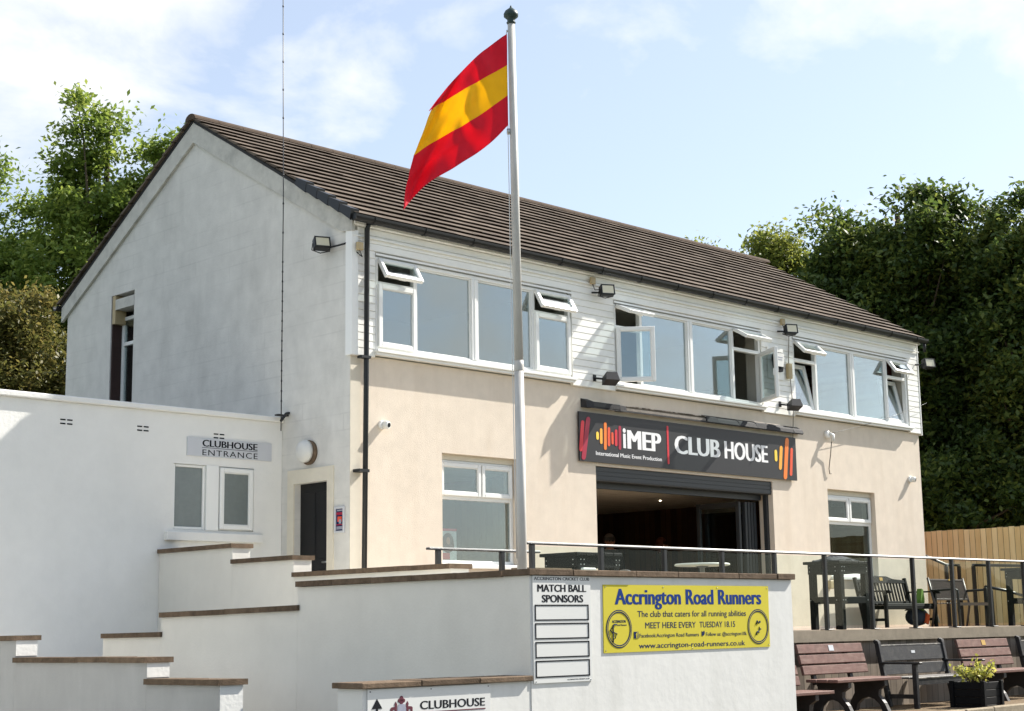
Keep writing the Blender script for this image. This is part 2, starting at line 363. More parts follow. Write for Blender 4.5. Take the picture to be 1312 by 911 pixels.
M['door'] = mat('black_door_paint', lin(20, 20, 22), .45, .08, 3, spec=.3)
M['cream'] = mat('cream_door_surround', lin(216, 209, 192), .7, .06, 6, .15, 40)
M['brick'] = mat_block('red_brick', lin(98, 50, 40), lin(130, 110, 96), .225, .075, 0, .8)
M['felt'] = mat('black_roof_felt', lin(48, 48, 50), .8, .25, 10, .5, 40)
M['lead'] = mat('grey_weathered_timber', lin(136, 128, 118), .85, .2, 14, .5, 30)
M['lens'] = mat('pale_lamp_lens', lin(222, 214, 186), .25, .04, 6, spec=.6)
M['tan'] = mat('tan_plastic_box', lin(176, 158, 122), .6, .1, 8)
M['polew'] = mat('white_pole_paint', lin(196, 194, 188), .5, .06, 6, .1, 30, stain=lin(118, 98, 78), stain_amt=.5, stain_scale=(3, 3, .6))
M['finial'] = mat('dark_green_finial', lin(42, 60, 56), .45, .12, 8)
M['concrete'] = mat('concrete_deck_edge', lin(146, 136, 120), .9, .14, 9, .5, 60, spec=.15, stain=lin(100, 92, 80), stain_amt=.35)
M['decktop'] = mat('pale_deck_paving', lin(164, 150, 134), .9, .1, 6, .3, 50, spec=.15)
M['ground'] = mat('gravelly_tarmac', lin(84, 90, 66), .95, .2, 8, .6, 90, spec=.1)
M['paving'] = mat('grey_concrete_paving', lin(98, 96, 90), .9, .12, 4, .3, 60, spec=.15)
M['pale'] = mat('pale_bounce_concrete', lin(226, 222, 212), .9, .06, 4, .3, 60, spec=.15)  # kept this pale to bounce sunlight onto the walls nearby
M['gravel'] = mat('gravel_strip', lin(120, 104, 84), .95, .5, 38, 1.0, 60, spec=.1)
M['kerb'] = mat('stone_kerb', lin(150, 138, 118), .9, .2, 12, .5, 40, spec=.15)
M['retain'] = mat_plank('weathered_boarding', lin(104, 94, 84), lin(150, 138, 124), 0, .17)
M['fence'] = mat_plank('new_fence_board', lin(216, 190, 132), lin(244, 226, 172), 1, .125, gap=.05)
M['slatred'] = mat('red_brown_recycled_plank', lin(112, 84, 76), .7, .25, 10, .4, 60, spec=.25, stain=lin(150, 130, 118), stain_amt=.45, stain_scale=(2, 8, 8))
M['blkwood'] = mat('black_painted_timber', lin(20, 20, 21), .65, .3, 9, .3, 50, spec=.14)
M['blkold'] = mat('old_black_timber', lin(36, 36, 38), .55, .35, 9, .4, 50, spec=.35, stain=lin(90, 86, 80), stain_amt=.5, stain_scale=(5, 5, 5))
M['worn'] = mat('worn_black_seat_paint', lin(62, 60, 58), .5, .3, 9, .4, 50, stain=lin(190, 182, 168), stain_amt=.8, stain_scale=(4, 9, 4))
M['dkplas'] = mat('dark_recycled_plastic', lin(50, 47, 46), .55, .2, 8, .2, 40)
M['brownmetal'] = mat('brown_grey_metal', lin(74, 64, 62), .4, .15, 8, spec=.5)
M['brass'] = mat('brass_plaque', lin(196, 160, 92), .35, .1, 20, metal=.6)
M['silverpl'] = mat('silver_plaque', lin(196, 196, 196), .35, .1, 20, metal=.5)
M['whtplast'] = mat('white_table_plastic', lin(226, 224, 212), .35, .04)
M['chair'] = mat('grey_chair_plastic', lin(120, 120, 122), .5, .1)
M['bark'] = mat('grey_bark', lin(92, 82, 68), .95, .3, 12, .8, 25, spec=.1)
M['leafR'] = mat_leaf('dark_sycamore_leaf', lin(38, 56, 26), lin(68, 90, 42), lin(122, 134, 62))
M['leafR2'] = mat_leaf('mid_sycamore_leaf', lin(40, 58, 28), lin(70, 92, 44), lin(126, 136, 66))
M['leafRL'] = mat_leaf('light_sycamore_leaf', lin(74, 92, 40), lin(108, 122, 56), lin(148, 152, 78))
M['leafL'] = mat_leaf('ash_leaf', lin(70, 92, 42), lin(106, 130, 56), lin(146, 160, 80))
M['leafB'] = mat_leaf('olive_shrub_leaf', lin(66, 74, 38), lin(96, 98, 50), lin(136, 124, 68))
M['leafP'] = mat_leaf('variegated_shrub_leaf', lin(96, 116, 46), lin(160, 164, 74), lin(212, 204, 122))
M['navybag'] = mat('dark_bag_cloth', lin(36, 42, 58), .8, .2, 10)
M['limebag'] = mat('green_bag_cloth', lin(108, 142, 60), .8, .15, 10)
M['orangebag'] = mat('orange_bag_trim', lin(226, 96, 48), .7, .1)
M['flagr'], M['flagy'] = None, None
for k, c in (('flagr', lin(228, 46, 74)), ('flagy', lin(252, 212, 36))):
    m, n, l, p = new_mat('flag_red_cloth' if k == 'flagr' else 'flag_yellow_cloth')
    t = n.new('ShaderNodeTexCoord'); nn = n.new('ShaderNodeTexNoise'); nn.inputs['Scale'].default_value = 9; l.new(t.outputs['Object'], nn.inputs['Vector'])
    r = n.new('ShaderNodeValToRGB'); r.color_ramp.elements[0].color = sc(c, .92); r.color_ramp.elements[1].color = sc(c, 1.06); l.new(nn.outputs['Fac'], r.inputs['Fac'])
    l.new(r.outputs['Color'], p.inputs['Base Color']); p.inputs['Roughness'].default_value = .7
    tl = n.new('ShaderNodeBsdfTranslucent'); l.new(r.outputs['Color'], tl.inputs['Color'])
    mx = n.new('ShaderNodeMixShader'); mx.inputs['Fac'].default_value = .62; l.new(p.outputs[0], mx.inputs[1]); l.new(tl.outputs[0], mx.inputs[2]); l.new(mx.outputs[0], n['Material Output'].inputs['Surface'])
    M[k] = m
M['skin'] = mat('skin', lin(196, 140, 112), .55, .06, 8); M['hair'] = mat('auburn_hair', lin(96, 46, 28), .6, .15, 20); M['hairg'] = mat('grey_hair', lin(120, 108, 98), .6, .15, 20)
M['shirt'] = mat('dark_shirt', lin(40, 42, 50), .8, .1, 10); M['shirt2'] = mat('olive_shirt', lin(62, 62, 44), .8, .1, 10); M['trous'] = mat('dark_trousers', lin(34, 34, 38), .85, .1, 10)

GZ = -1.65          # lower ground
DZ = -0.11          # deck level
YF, XG, YW = 16.16, 12.99, 17.657     # front face, gable face, annex face
YB = 23.75          # rear face
XR = 27.27          # right end of the clubhouse

# ---------------------------------------------------------------- ground
m_ = MB(); m_.prism([(-600, -600, GZ-.5), (600, -600, GZ-.5), (600, 600, GZ-.5), (-600, 600, GZ-.5)], (0, 0, .5)); struct(m_.build('ground', M['ground']))
m_ = MB(); m_.box(-12, 26, -8, 11.28, GZ-.1, GZ+.004); struct(m_.build('paving', M['paving']))
m_ = MB(); m_.box(-8, 7.99, 12.4, YW-.01, GZ-.1, GZ+.012); struct(m_.build('bounce_slab', M['pale']))  # unseen pale slab, added to bounce sunlight onto the annex and stair walls
m_ = MB(); m_.box(13.4, 42, 11.42, 13.2, GZ-.1, -1.235); struct(m_.build('gravel_terrace', M['gravel']))
m_ = MB()
x = 13.4
while x < 42:
    w = R_.uniform(.7, 1.1); m_.box(x+.006, x+w-.006, 11.285+R_.uniform(-.01, .01), 11.415, GZ-.1, -1.20+R_.uniform(-.012, .012), bev=.012); x += w
struct(m_.build('kerb', M['kerb']))
m_ = MB(); m_.box(13.02, 31.5, 13.0, YF-.002, -.27, DZ); m_.box(XR+.002, 31.5, YF, 26, -.27, DZ); struct(m_.build('deck', [M['concrete']]))
m_ = MB(); m_.box(13.05, 31.4, 13.06, YF-.01, DZ+.0005, DZ+.004); struct(m_.build('deck_paving', M['decktop']))
m_ = MB(); m_.box(9.85, 13.015, 9.78, 16.1, -.3, DZ-.004); m_.box(11.33, 12.985, 16.102, 17.65, -.3, DZ-.004); struct(m_.build('entrance_platform', M['pale']))
m_ = MB()
for i in range(10): m_.box(9.87, 11.04, 12.2+i*.3, 12.5+i*.3-.001, -1.2, DZ-.06-i*.06)
for i in range(9): m_.box(8.28, 9.54, 11.9+i*.32, 12.22+i*.32-.001, GZ-.05, GZ+.1+i*.1)
m_.box(8.28, 11.04, 15.205, 17.65, GZ-.05, -.72); struct(m_.build('steps', M['pale']))

# retaining boards under the deck
m_ = MB(); m_.box(13.36, 42, 13.10, 13.2, GZ-.05, -.272); tag(m_.build('retaining_wall', M['retain']), 'weathered brown boarded wall under the deck edge behind the row of benches', 'retaining wall')

# ---------------------------------------------------------------- clubhouse
CH = thing('clubhouse', (20, 19.9, GZ), 'two-storey cream and white clubhouse with brown tiled gable roof', 'building')
GW1 = (14.63, 16.12, .86, 2.42); OPN = (17.81, 22.36, DZ-.1, 2.43); GW2 = (24.03, 25.58, .80, 2.39)
m_ = MB(); m_.wall(XG+.001, XR, GZ-.3, 3.64, YF, YF+.30, [GW1, OPN, GW2]); m_.build('front_wall', M['render'], CH)
WZ0, WZ1 = 3.74, 5.03
UW = [(13.40, 17.27), (18.28, 22.12), (23.09, 26.88)]
m_ = MB(); m_.wall(XG+.001, XR, 3.642, 5.52, YF+.02, YF+.28, [(a, b, WZ0-.01, WZ1+.01) for a, b in UW]); m_.build('upper_wall', M['room'], CH)
# quoin strip at the left corner
m_ = MB(); m_.box(XG-.004, XG+.17, YF-.012, YF-.001, GZ, 3.60); m_.build('corner_margin', M['quoin'], CH)
# cladding: lapped boards around the windows
m_ = MB(); z = 3.625; hb = .105
while z < 5.36:
    z1 = min(z+hb, 5.40)
    xs = [XG+.06]
    cut = [(a-.02, b+.02) for a, b in UW] if (z < WZ1+.02 and z1 > WZ0-.06) else []
    segs = []; cur = XG+.08
    for a, b in cut: segs.append((cur, a)); cur = b
    segs.append((cur, XR+.03))
    for a, b in segs:
        m_.prism([(a, YF-.048, z+.003), (a, YF-.053, z+.008), (a, YF-.051, z1-.008), (a, YF-.040, z1-.002), (a, YF-.036, z1), (a, YF+.012, z1), (a, YF+.012, z), (a, YF-.040, z)], (b-a, 0, 0))
    z = z1
m_.build('cladding', M['clad'], CH)
m_ = MB(); m_.box(XG-.035, XG+.075, YF-.075, YF+.06, 3.62, 5.33); m_.build('corner_board', M['upvc'], CH); m_ = MB(); m_.box(XR+.035, XR+.06, YF-.06, YF+.1, 3.60, 5.4); m_.build('corner_board', M['upvc'], CH)
m_ = MB(); m_.box(XG-.02, XR+.06, YF-.13, YF+.015, 5.402, 5.50); m_.box(XG-.02, XR+.06, YF-.085, YF-.064, 5.25, 5.27)
x = 13.3
while x < 27: m_.box(x, x+.02, YF-.09, YF-.0853, 5.255, 5.265); x += .3
m_.build('fascia', M['clad'], CH)
# gable wall, door and stair-window openings
DOOR = (16.62, 17.36, DZ, 1.98); GWN = (21.64, 22.34, 3.30, 5.42)
m_ = MB(); m_.wall(YF+.004, YB, GZ-.3, 5.43, XG, XG+.3, [DOOR, GWN], 'y'); m_.prism([(XG, YF+.004, 5.431), (XG, YB, 5.431), (XG, 19.96, 7.68)], (.3, 0, 0)); m_.build('gable_wall', M['gable'], CH)
m_ = MB(); m_.wall(YF+.3, YB, GZ-.3, 5.40, XR-.3, XR-.001, [], 'y'); m_.prism([(XR-.301, YF+.1, 5.401), (XR-.301, YB, 5.401), (XR-.301, 19.96, 7.66)], (.3, 0, 0)); m_.build('brick_end_wall', M['brick'], CH)
m_ = MB(); m_.box(XG+.301, XR-.302, YB-.3, YB-.001, GZ-.3, 5.4); m_.build('rear_wall', M['gable'], CH)
# roof: overlapping tile courses on both slopes
RZ0, RZ1, RY0, RYM = 5.50, 7.83, YF-.16, 19.97
NC = 16
m_ = MB()
sl = math.hypot(RYM-RY0, RZ1-RZ0); ny, nzv = -(RZ1-RZ0)/sl, (RYM-RY0)/sl
def roof_pt(u, h, side):
    y = RY0+(RYM-RY0)*u+ny*h; z = RZ0+(RZ1-RZ0)*u+nzv*h
    return (y if side == 0 else 2*RYM-y, z)
xa, xb = XG-.10, XR+.10
for side in (0, 1):
    for i in range(NC):
        u0, u1 = i/NC, (i+1)/NC
        a = roof_pt(u0+.012, .012, side); b = roof_pt(u0-.008, .064, side); c = roof_pt(u1+.002, .028, side); d = roof_pt(u1+.002, .012, side)
        nx = 46
        for k in range(nx):
            x0 = xa+(xb-xa)*k/nx; x1 = xa+(xb-xa)*(k+1)/nx-.004
            j = R_.uniform(-.003, .003)
            m_.prism([(x0, a[0], a[1]+j), (x0, b[0], b[1]+j), (x0, c[0], c[1]), (x0, d[0], d[1])], (x1-x0, 0, 0))
roof = m_.build('roof', M['tile'], CH)
m_ = MB()
m_.prism([(XG-.055, RY0+.05, RZ0+.005), (XG-.055, RYM, RZ1+.005), (XG-.055, 2*RYM-RY0-.05, RZ0+.005), (XG-.055, 2*RYM-RY0-.05, RZ0-.05), (XG-.055, RYM, RZ1-.04), (XG-.055, RY0+.05, RZ0-.05)], (XR-XG+.11, 0, 0))
m_.build('roof_underlay', M['felt'], roof)
m_ = MB()
x = xa-.01
while x < xb:
    w = .45; prof = []
    for k in range(9):
        t = math.pi*k/8; prof.append((x, RYM-.14*math.cos(t), RZ1-.02+.10*math.sin(t)))
    m_.prism(prof, (w-.006, 0, 0)); x += w
m_.build('ridge_tiles', M['ridge'], roof)
m_ = MB()   # dry verge caps on the lower front rake, mortar verge above
for i in range(5):
    a = roof_pt(i/NC, .092, 0); b = roof_pt((i+1)/NC-.006, .066, 0)
    m_.prism([(XG-.155, a[0], a[1]), (XG-.155, b[0], b[1]), (XG-.155, b[0]+.03, b[1]-.10), (XG-.155, a[0]+.03, a[1]-.15)], (.14, 0, 0))
m_.build('verge_caps', M['black'], roof)
# barge boards on the gable
m_ = MB()
for s_ in (0, 1):
    f = lambda u, dz: ((RY0+.06+(RYM-RY0-.06)*u) if s_ == 0 else 2*RYM-(RY0+.06+(RYM-RY0-.06)*u), RZ0+.04+(RZ1-RZ0-.04)*u-dz)
    p = [f(0, .055), f(1, .055), f(1, .37), f(0, .33)]
    if s_ == 0: p = [f(0, .055), f(1, .055), f(1, .37), f(.06, .34), f(0.0, .23)]
    m_.prism([(XG-.05, y, z) for y, z in p], (.048, 0, 0))
m_.build('barge_board', M['barge'], CH)
# gutters and downpipe
def gutter(yc, sgn):
    g = MB(); prof = []
    for k in range(9):
        t = math.pi*k/8; prof.append((xa-.02, yc-.072*math.cos(t), 5.50-.085*math.sin(t)))
    for k in range(8, -1, -1):
        t = math.pi*k/8; prof.append((xa-.02, yc-.056*math.cos(t), 5.503-.062*math.sin(t)))
    g.prism(prof, (xb-xa+.06, 0, 0))
    x = 13.2
    while x < XR:
        pr = []
        for k in range(9):
            t = math.pi*k/8; pr.append((x, yc-.082*math.cos(t), 5.502-.096*math.sin(t)))
        for k in range(8, -1, -1):
            t = math.pi*k/8; pr.append((x, yc-.0735*math.cos(t), 5.502-.0865*math.sin(t)))
        g.prism(pr, (.06, 0, 0)); x += .92
    return g
g = gutter(YF-.205, 1); g.box(xa-.024, xa-.018, YF-.27, YF-.14, 5.43, 5.51); g.build('gutter', M['black'], CH)
gutter(2*19.97-YF+.205, -1).build('gutter', M['black'], CH)
m_ = MB(); m_.tube([(13.175, YF-.19, 5.46), (13.175, YF-.13, 5.36), (13.17, YF-.12, 3.4), (13.12, YF-.11, GZ+.2)], .036, 12)
m_.box(13.06, 13.22, YF-.165, YF-.065, 3.575, 3.61); m_.box(13.03, 13.20, YF-.155, YF-.013, 2.05, 2.09); m_.build('downpipe', M['black'], CH)
m_ = MB(); m_.tube([(XR+.09, YF-.2, 5.46), (XR+.09, YF-.2, 5.25)], .03, 8); m_.build('gutter_outlet', M['black'], CH)

# window builders ------------------------------------------------
def bars(mb, x0, x1, z0, z1, w, y0, y1, Mx=None, bev=.006):
    mb.box(x0, x0+w, y0, y1, z0, z1, Mx, bev); mb.box(x1-w, x1, y0, y1, z0, z1, Mx, bev)
    mb.box(x0+w+.0005, x1-w-.0005, y0+.001, y1-.001, z0, z0+w, Mx, bev); mb.box(x0+w+.0005, x1-w-.0005, y0+.001, y1-.001, z1-w, z1, Mx, bev)
def pane(par, x0, x1, z0, z1, y, Mx=None, m='glass'):
    g = MB(); g.box(x0, x1, y-.004, y+.004, z0, z1, Mx); return g.build('pane', M[m], par)
def sash(par, x0, x1, z0, z1, y, hinge=None, ang=0, w=.062, m='glass', handle=True):
    if hinge == 'top': Mx = Matrix.Translation((0, y, z1)) @ Matrix.Rotation(-math.radians(ang), 4, 'X') @ Matrix.Translation((0, -y, -z1))
    elif hinge == 'bottom_in': Mx = Matrix.Translation((0, y, z0)) @ Matrix.Rotation(-math.radians(ang), 4, 'X') @ Matrix.Translation((0, -y, -z0))
    elif hinge == 'left': Mx = Matrix.Translation((x0, y, 0)) @ Matrix.Rotation(-math.radians(ang), 4, 'Z') @ Matrix.Translation((-x0, -y, 0))
    elif hinge == 'right': Mx = Matrix.Translation((x1, y, 0)) @ Matrix.Rotation(math.radians(ang), 4, 'Z') @ Matrix.Translation((-x1, -y, 0))
    else: Mx = None
    b = MB(); bars(b, x0, x1, z0, z1, w, y-.03, y+.03, Mx)
    bars(b, x0+w, x1-w, z0+w, z1-w, .012, y-.022, y+.022, Mx, .004)
    if handle and hinge: b.box((x0+x1)/2-.06, (x0+x1)/2+.06, y+.031, y+.05, z0+.02, z0+.04, Mx) if hinge == 'top' else b.box(x1-.04 if hinge == 'left' else x0+.02, x1-.02 if hinge == 'left' else x0+.04, y+.031, y+.055, (z0+z1)/2-.06, (z0+z1)/2+.06, Mx)
    b.build('sash', M['upvc'], par)
    pane(par, x0+w+.004, x1-w-.004, z0+w+.004, z1-w-.004, y, Mx, m)
TZ = 4.665
def upper_window(a, b, c, vents, lowers):
    """four lights: side lights with a top vent over a lower sash, two large fixed panes between"""
    y0, y1 = YF-.035, YF+.05; fw = .05
    b_ = MB(); bars(b_, a, b, WZ0, WZ1, fw, y0, y1)
    l1, l2, mid0, mid1, r1 = c
    for x, w in ((l1-.03, .06), (r1-.03, .06)): b_.box(x, x+w, y0+.002, y1-.002, WZ0+fw+.001, WZ1-fw-.001, None, .005)
    b_.box(mid0, mid1, y0-.004, y1-.002, WZ0+fw+.001, WZ1-fw-.001, None, .005); b_.box(mid0+.05, mid1-.05, y0-.012, y0-.004, WZ0+fw, WZ1-fw)
    for x0, x1 in ((a+fw, l1-.03), (r1+.03, b-fw)): b_.box(x0+.001, x1-.001, y0+.004, y1-.004, TZ-.03, TZ+.03, None, .005)
    f = b_.build('window', M['upvc'], CH)
    s_ = MB(); s_.box(a-.04, b+.04, YF-.135, YF+.015, WZ0-.05, WZ0-.012, None, .006); s_.box(a-.03, b+.03, YF-.10, YF-.01, WZ0-.085, WZ0-.052); s_.build('sill', M['upvc'], f)
    for x0, x1 in ((l1+.03, mid0), (mid1, r1-.03)):
        bd = MB(); bars(bd, x0+.001, x1-.001, WZ0+fw, WZ1-fw, .022, y0+.02, y1-.01, None, .004); bd.build('glazing_bead', M['upvc'], f)
        pane(f, x0+.02, x1-.02, WZ0+fw+.02, WZ1-fw-.02, YF+.012)
    for (x0, x1), va, (lh, la) in zip(((a+fw-.02, l1-.01), (r1+.01, b-fw+.02)), vents, lowers):
        sash(f, x0, x1, TZ+.015, WZ1-fw+.02, y0-.012, 'top', va, .05)
        yy = y0-.012 if lh != 'bottom_in' else YF+.03
        sash(f, x0+(0 if lh != 'bottom_in' else .03), x1-(0 if lh != 'bottom_in' else .03), WZ0+fw-.012+(0 if lh != 'bottom_in' else .02), TZ-.012, yy, lh, la, .062)
    return f
upper_window(13.40, 17.27, (14.12, 0, 15.20, 15.33, 16.47), (32, 30), ((None, 0), (None, 0)))
upper_window(18.28, 22.12, (18.93, 0, 20.12, 20.25, 21.34), (66, 60), (('left', 46), ('right', 58)))
upper_window(23.09, 26.88, (23.81, 0, 24.93, 25.06, 26.17), (46, 36), (('bottom_in', 12), ('bottom_in', 12)))
# blinds / reveals: top trim over windows B and C
m_ = MB()
for a, b in UW: m_.box(a-.02, b+.02, YF-.07, YF-.062, WZ1+.012, WZ1+.04)
m_.build('window_head_trim', M['upvc'], CH)

def ground_window(a, b, z0, z1, tz, split, gm='glass_dk'):
    y0, y1 = YF+.11, YF+.18; fw = .055
    b_ = MB(); bars(b_, a, b, z0, z1, fw, y0, y1); b_.box(a+fw, b-fw, y0+.002, y1-.002, tz-.035, tz+.035, None, .005)
    b_.box(split-.03, split+.03, y0+.003, y1-.003, tz+.0355, z1-fw-.0005, None, .005)
    f = b_.build('window', M['upvc'], CH)
    s_ = MB(); s_.box(a-.02, b+.02, YF-.05, y0-.001, z0-.06, z0-.002, None, .006); s_.build('sill', M['upvc'], f)
    sash(f, a+fw-.015, split-.012, tz+.02, z1-fw+.015, y0-.01, None, 0, .055, gm); sash(f, split+.012, b-fw+.015, tz+.02, z1-fw+.015, y0-.01, None, 0, .055, gm)
    pane(f, a+fw-.01, b-fw+.01, z0+fw-.01, tz-.03, y0+.03, None, gm)
    return f
HEAD = MB(); HEAD.box(14.632, 16.118, YF+.10, YF+.2, 2.341, 2.419); HEAD.build('window_head', M['cream'], CH)
HEAD = MB(); HEAD.box(24.032, 25.578, YF+.10, YF+.2, 2.301, 2.389); HEAD.build('window_head', M['cream'], CH)
w1 = ground_window(14.632, 16.118, .88, 2.34, 1.82, 15.46)
w2 = ground_window(24.032, 25.578, .82, 2.30, 1.80, 24.82, 'glass_clear')

# big opening: shutter box, folding doors
m_ = MB(); m_.box(17.812, 22.358, YF+.03, YF+.24, 2.205, 2.428, None, .006)
for k in range(3): m_.box(17.815, 22.355, YF+.022, YF+.029, 2.225+k*.066, 2.225+k*.066+.05)
m_.box(17.813, 17.875, YF+.1, YF+.17, DZ, 2.203); m_.box(22.29, 22.357, YF+.1, YF+.17, DZ, 2.203); m_.build('shutter_box', M['anth'], CH)
m_ = MB(); m_.box(17.88, 22.28, YF+.2, YF+.27, 2.11, 2.2); m_.build('door_track', M['anth'], CH)
def leaf(M4):
    b = MB()
    b.box(0, .075, -.03, .03, 0, 2.18, M4, .005); b.box(.825, .9, -.03, .03, 0, 2.18, M4, .005); b.box(.0755, .8245, -.029, .029, 0, .1, M4); b.box(.0755, .8245, -.029, .029, 2.09, 2.18, M4)
    f = b.build('folding_door', M['anth'], CH)
    g = MB(); g.box(.07, .83, -.006, .006, .095, 2.095, M4); g.build('pane', M['glass_dk'], f)
    h = MB(); h.tube([M4 @ Vector((.05, -.05, 1.0)), M4 @ Vector((.05, -.05, 1.2))], .012, 8); h.build('handle', M['steel'], f)
leaf(Matrix.Translation((21.80, YF+.30, DZ+.01)) @ Matrix.Rotation(math.radians(93), 4, 'Z'))
for k in range(4): leaf(Matrix.Translation((21.94+k*.085, YF+.27, DZ+.01)) @ Matrix.Rotation(math.radians(90-.6*(k % 2)), 4, 'Z'))
# interior of the bar
m_ = MB(); m_.box(XG+.31, XR-.31, YF+.31, YB-.31, DZ-.1, DZ-.02); m_.build('bar_floor', M['carpet'], CH)
m_ = MB(); m_.box(XG+.31, XR-.31, YF+.31, YB-.31, 2.30, 2.36); m_.build('bar_ceiling', M['slat'], CH)
em, n_, l_, p_ = new_mat('lit_spot'); p_.inputs['Emission Color'].default_value = (1, .85, .6, 1); p_.inputs['Emission Strength'].default_value = 6
m_ = MB(); m_.lathe([(.018, 0), (.018, .012)], (22.6, 18.9, 2.287), (0, 0, 1), 12); m_.build('downlight', em, CH)
m_ = MB(); m_.box(24.45, 24.6, YF+.32, YB-.32, DZ-.02, 2.299); m_.box(16.9, 17.0, YF+.32, YB-.32, DZ-.02, 2.299); m_.box(17.001, 24.449, YB-.36, YB-.31, DZ-.02, 2.299); m_.build('bar_partition', M['panel'], CH)
m_ = MB(); m_.box(18.5, 24.44, 21.2, 21.8, DZ-.02, 1.02); m_.box(18.4, 24.44, 21.1, 21.9, 1.021, 1.07); m_.build('bar_counter', M['panel'], CH)
m_ = MB(); m_.box(XG+.31, 16.89, 19.2, 19.3, DZ, 2.29); m_.build('side_room_wall', M['roomdk'], CH); m_ = MB(); m_.box(24.61, XR-.31, 19.2, 19.3, DZ, 2.29); m_.build('side_room_wall', M['roomdk'], CH)
m_ = MB(); m_.box(XG+.31, XR-.31, YF+.31, YB-.31, 2.9, 2.95); m_.build('upper_floor', M['carpet'], CH)
m_ = MB(); m_.box(XG+.31, XR-.31, YF+.29, YB-.31, 5.25, 5.3); m_.box(XG+.31, XR-.31, 20.3, 20.4, 2.96, 5.249); m_.box(23.0, 23.1, YF+.3, 20.29, 2.96, 5.249); m_.box(17.7, 17.8, YF+.3, 20.29, 2.96, 5.249); m_.build('upper_room_lining', M['room'], CH)
m_ = MB()
for z in (3.3, 3.75, 4.2): m_.box(22.55, 22.99, 17.6, 20.0, z, z+.04)
m_.box(22.6, 22.99, 17.6, 20, 3.0, 3.3); m_.build('dark_shelving', M['black'], CH)

# entrance door in the gable
m_ = MB(); m_.wall(16.49, 17.50, DZ-.02, 2.17, XG-.022, XG-.001, [(16.622, 17.358, DZ-.03, 1.978)], 'y'); m_.build('door_surround', M['cream'], CH)
m_ = MB(); m_.box(XG+.10, XG+.15, 16.622, 17.358, DZ, 1.978)
for a, b in ((16.70, 16.97), (17.02, 17.28)):
    for c, d in ((.1, .8), (.95, 1.85)): m_.box(XG+.092, XG+.0995, a, b, c, d, None, .004)
d_ = m_.build('door', M['door'], CH)
m_ = MB(); m_.tube([(XG+.06, 16.70, .90), (XG+.06, 16.82, .90)], .012, 8); m_.box(XG+.085, XG+.0995, 16.68, 16.72, .8, 1.0); m_.tube([(XG+.09, 16.70, .90), (XG+.06, 16.70, .90)], .01, 8); m_.build('handle', M['steel'], d_)
# stair window high on the gable
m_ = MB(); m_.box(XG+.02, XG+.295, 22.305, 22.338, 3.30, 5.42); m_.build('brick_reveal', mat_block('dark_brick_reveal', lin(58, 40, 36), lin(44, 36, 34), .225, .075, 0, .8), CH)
m_ = MB(); m_.box(XG-.008, XG+.24, 21.642, 22.20, 5.17, 5.34); m_.build('lintel', M['barge'], CH)
m_ = MB(); m_.box(XG+.0, XG+.2, 22.21, 22.30, 4.95, 5.41); m_.build('timber_packer', M['tan'], CH)
m_ = MB()
def ybars(mb, y0, y1, z0, z1, w, x0, x1):
    mb.box(x0, x1, y0, y0+w, z0, z1, None, .005); mb.box(x0, x1, y1-w, y1, z0, z1, None, .005); mb.box(x0+.001, x1-.001, y0+w, y1-w, z0, z0+w, None, .005); mb.box(x0+.001, x1-.001, y0+w, y1-w, z1-w, z1, None, .005)
ybars(m_, 21.645, 22.30, 3.35, 5.08, .06, XG+.18, XG+.25); m_.box(XG+.182, XG+.248, 21.705, 22.24, 4.60, 4.66, None, .005); f_ = m_.build('window', M['upvc'], CH)
m_ = MB(); m_.box(XG+.21, XG+.218, 21.70, 22.245, 3.40, 4.605); m_.build('pane', M['glass_dk'], f_)
m_ = MB(); m_.box(XG+.21, XG+.218, 21.70, 22.245, 4.655, 5.03); m_.build('pane', M['glass_dk'], f_)

# ---------------------------------------------------------------- annex wing
AX = thing('annex', (6, 20, GZ), 'flat-roofed white annex wing with the entrance sign, left of the gable', 'building')
AWN = (11.25, 12.52, 1.33, 2.19)
m_ = MB(); m_.wall(1.0, XG-.003, GZ-.3, 2.855, YW, YW+.25, [AWN]); m_.box(1.0, 1.25, YW+.251, 24, GZ-.3, 2.855); m_.box(1.251, XG-.004, 23.75, 24, GZ-.3, 2.855); m_.build('wall', M['annex'], AX)
m_ = MB(); m_.box(1.26, XG-.004, YW+.26, 23.74, 2.55, 2.65); m_.build('roof', M['felt'], AX)
m_ = MB(); m_.box(.95, XG-.005, YW-.055, YW+.30, 2.857, 2.93, None, .012); m_.build('parapet_coping', M['annex'], AX)
m_ = MB(); m_.box(1.3, XG-.01, YW+1.6, YW+1.7, GZ, 2.5); m_.build('inner_wall', M['roomdk'], AX)
m_ = MB(); m_.box(11.752, 11.945, YW-.012, YW+.2, 1.331, 2.189); bars(m_, 11.253, 11.751, 1.333, 2.187, .035, YW+.02, YW+.09); bars(m_, 11.946, 12.517, 1.333, 2.187, .035, YW+.02, YW+.09); f_ = m_.build('window', M['upvc'], AX)
m_ = MB(); m_.box(11.13, 12.64, YW-.07, YW+.019, 1.18, 1.295, None, .008); m_.build('sill', M['annex'], f_)
pane(f_, 11.285, 11.72, 1.365, 2.155, YW+.05, None, 'obsc')
sash(f_, 11.965, 12.50, 1.35, 2.17, YW+.005, None, 0, .06, 'obsc')
def air_vent(x, z):
    b = MB()
    for dx in (0, .095):
        for dz in (0, .05): b.box(x+dx, x+dx+.072, YW-.004, YW+.0, z+dz, z+dz+.017)  # raised dark bars stand in for the shade inside open slots
    b.build('air_vent', M['ink'], AX)
for x, z in ((9.60, 2.575), (10.69, 2.575), (11.86, 2.562)): air_vent(x, z)

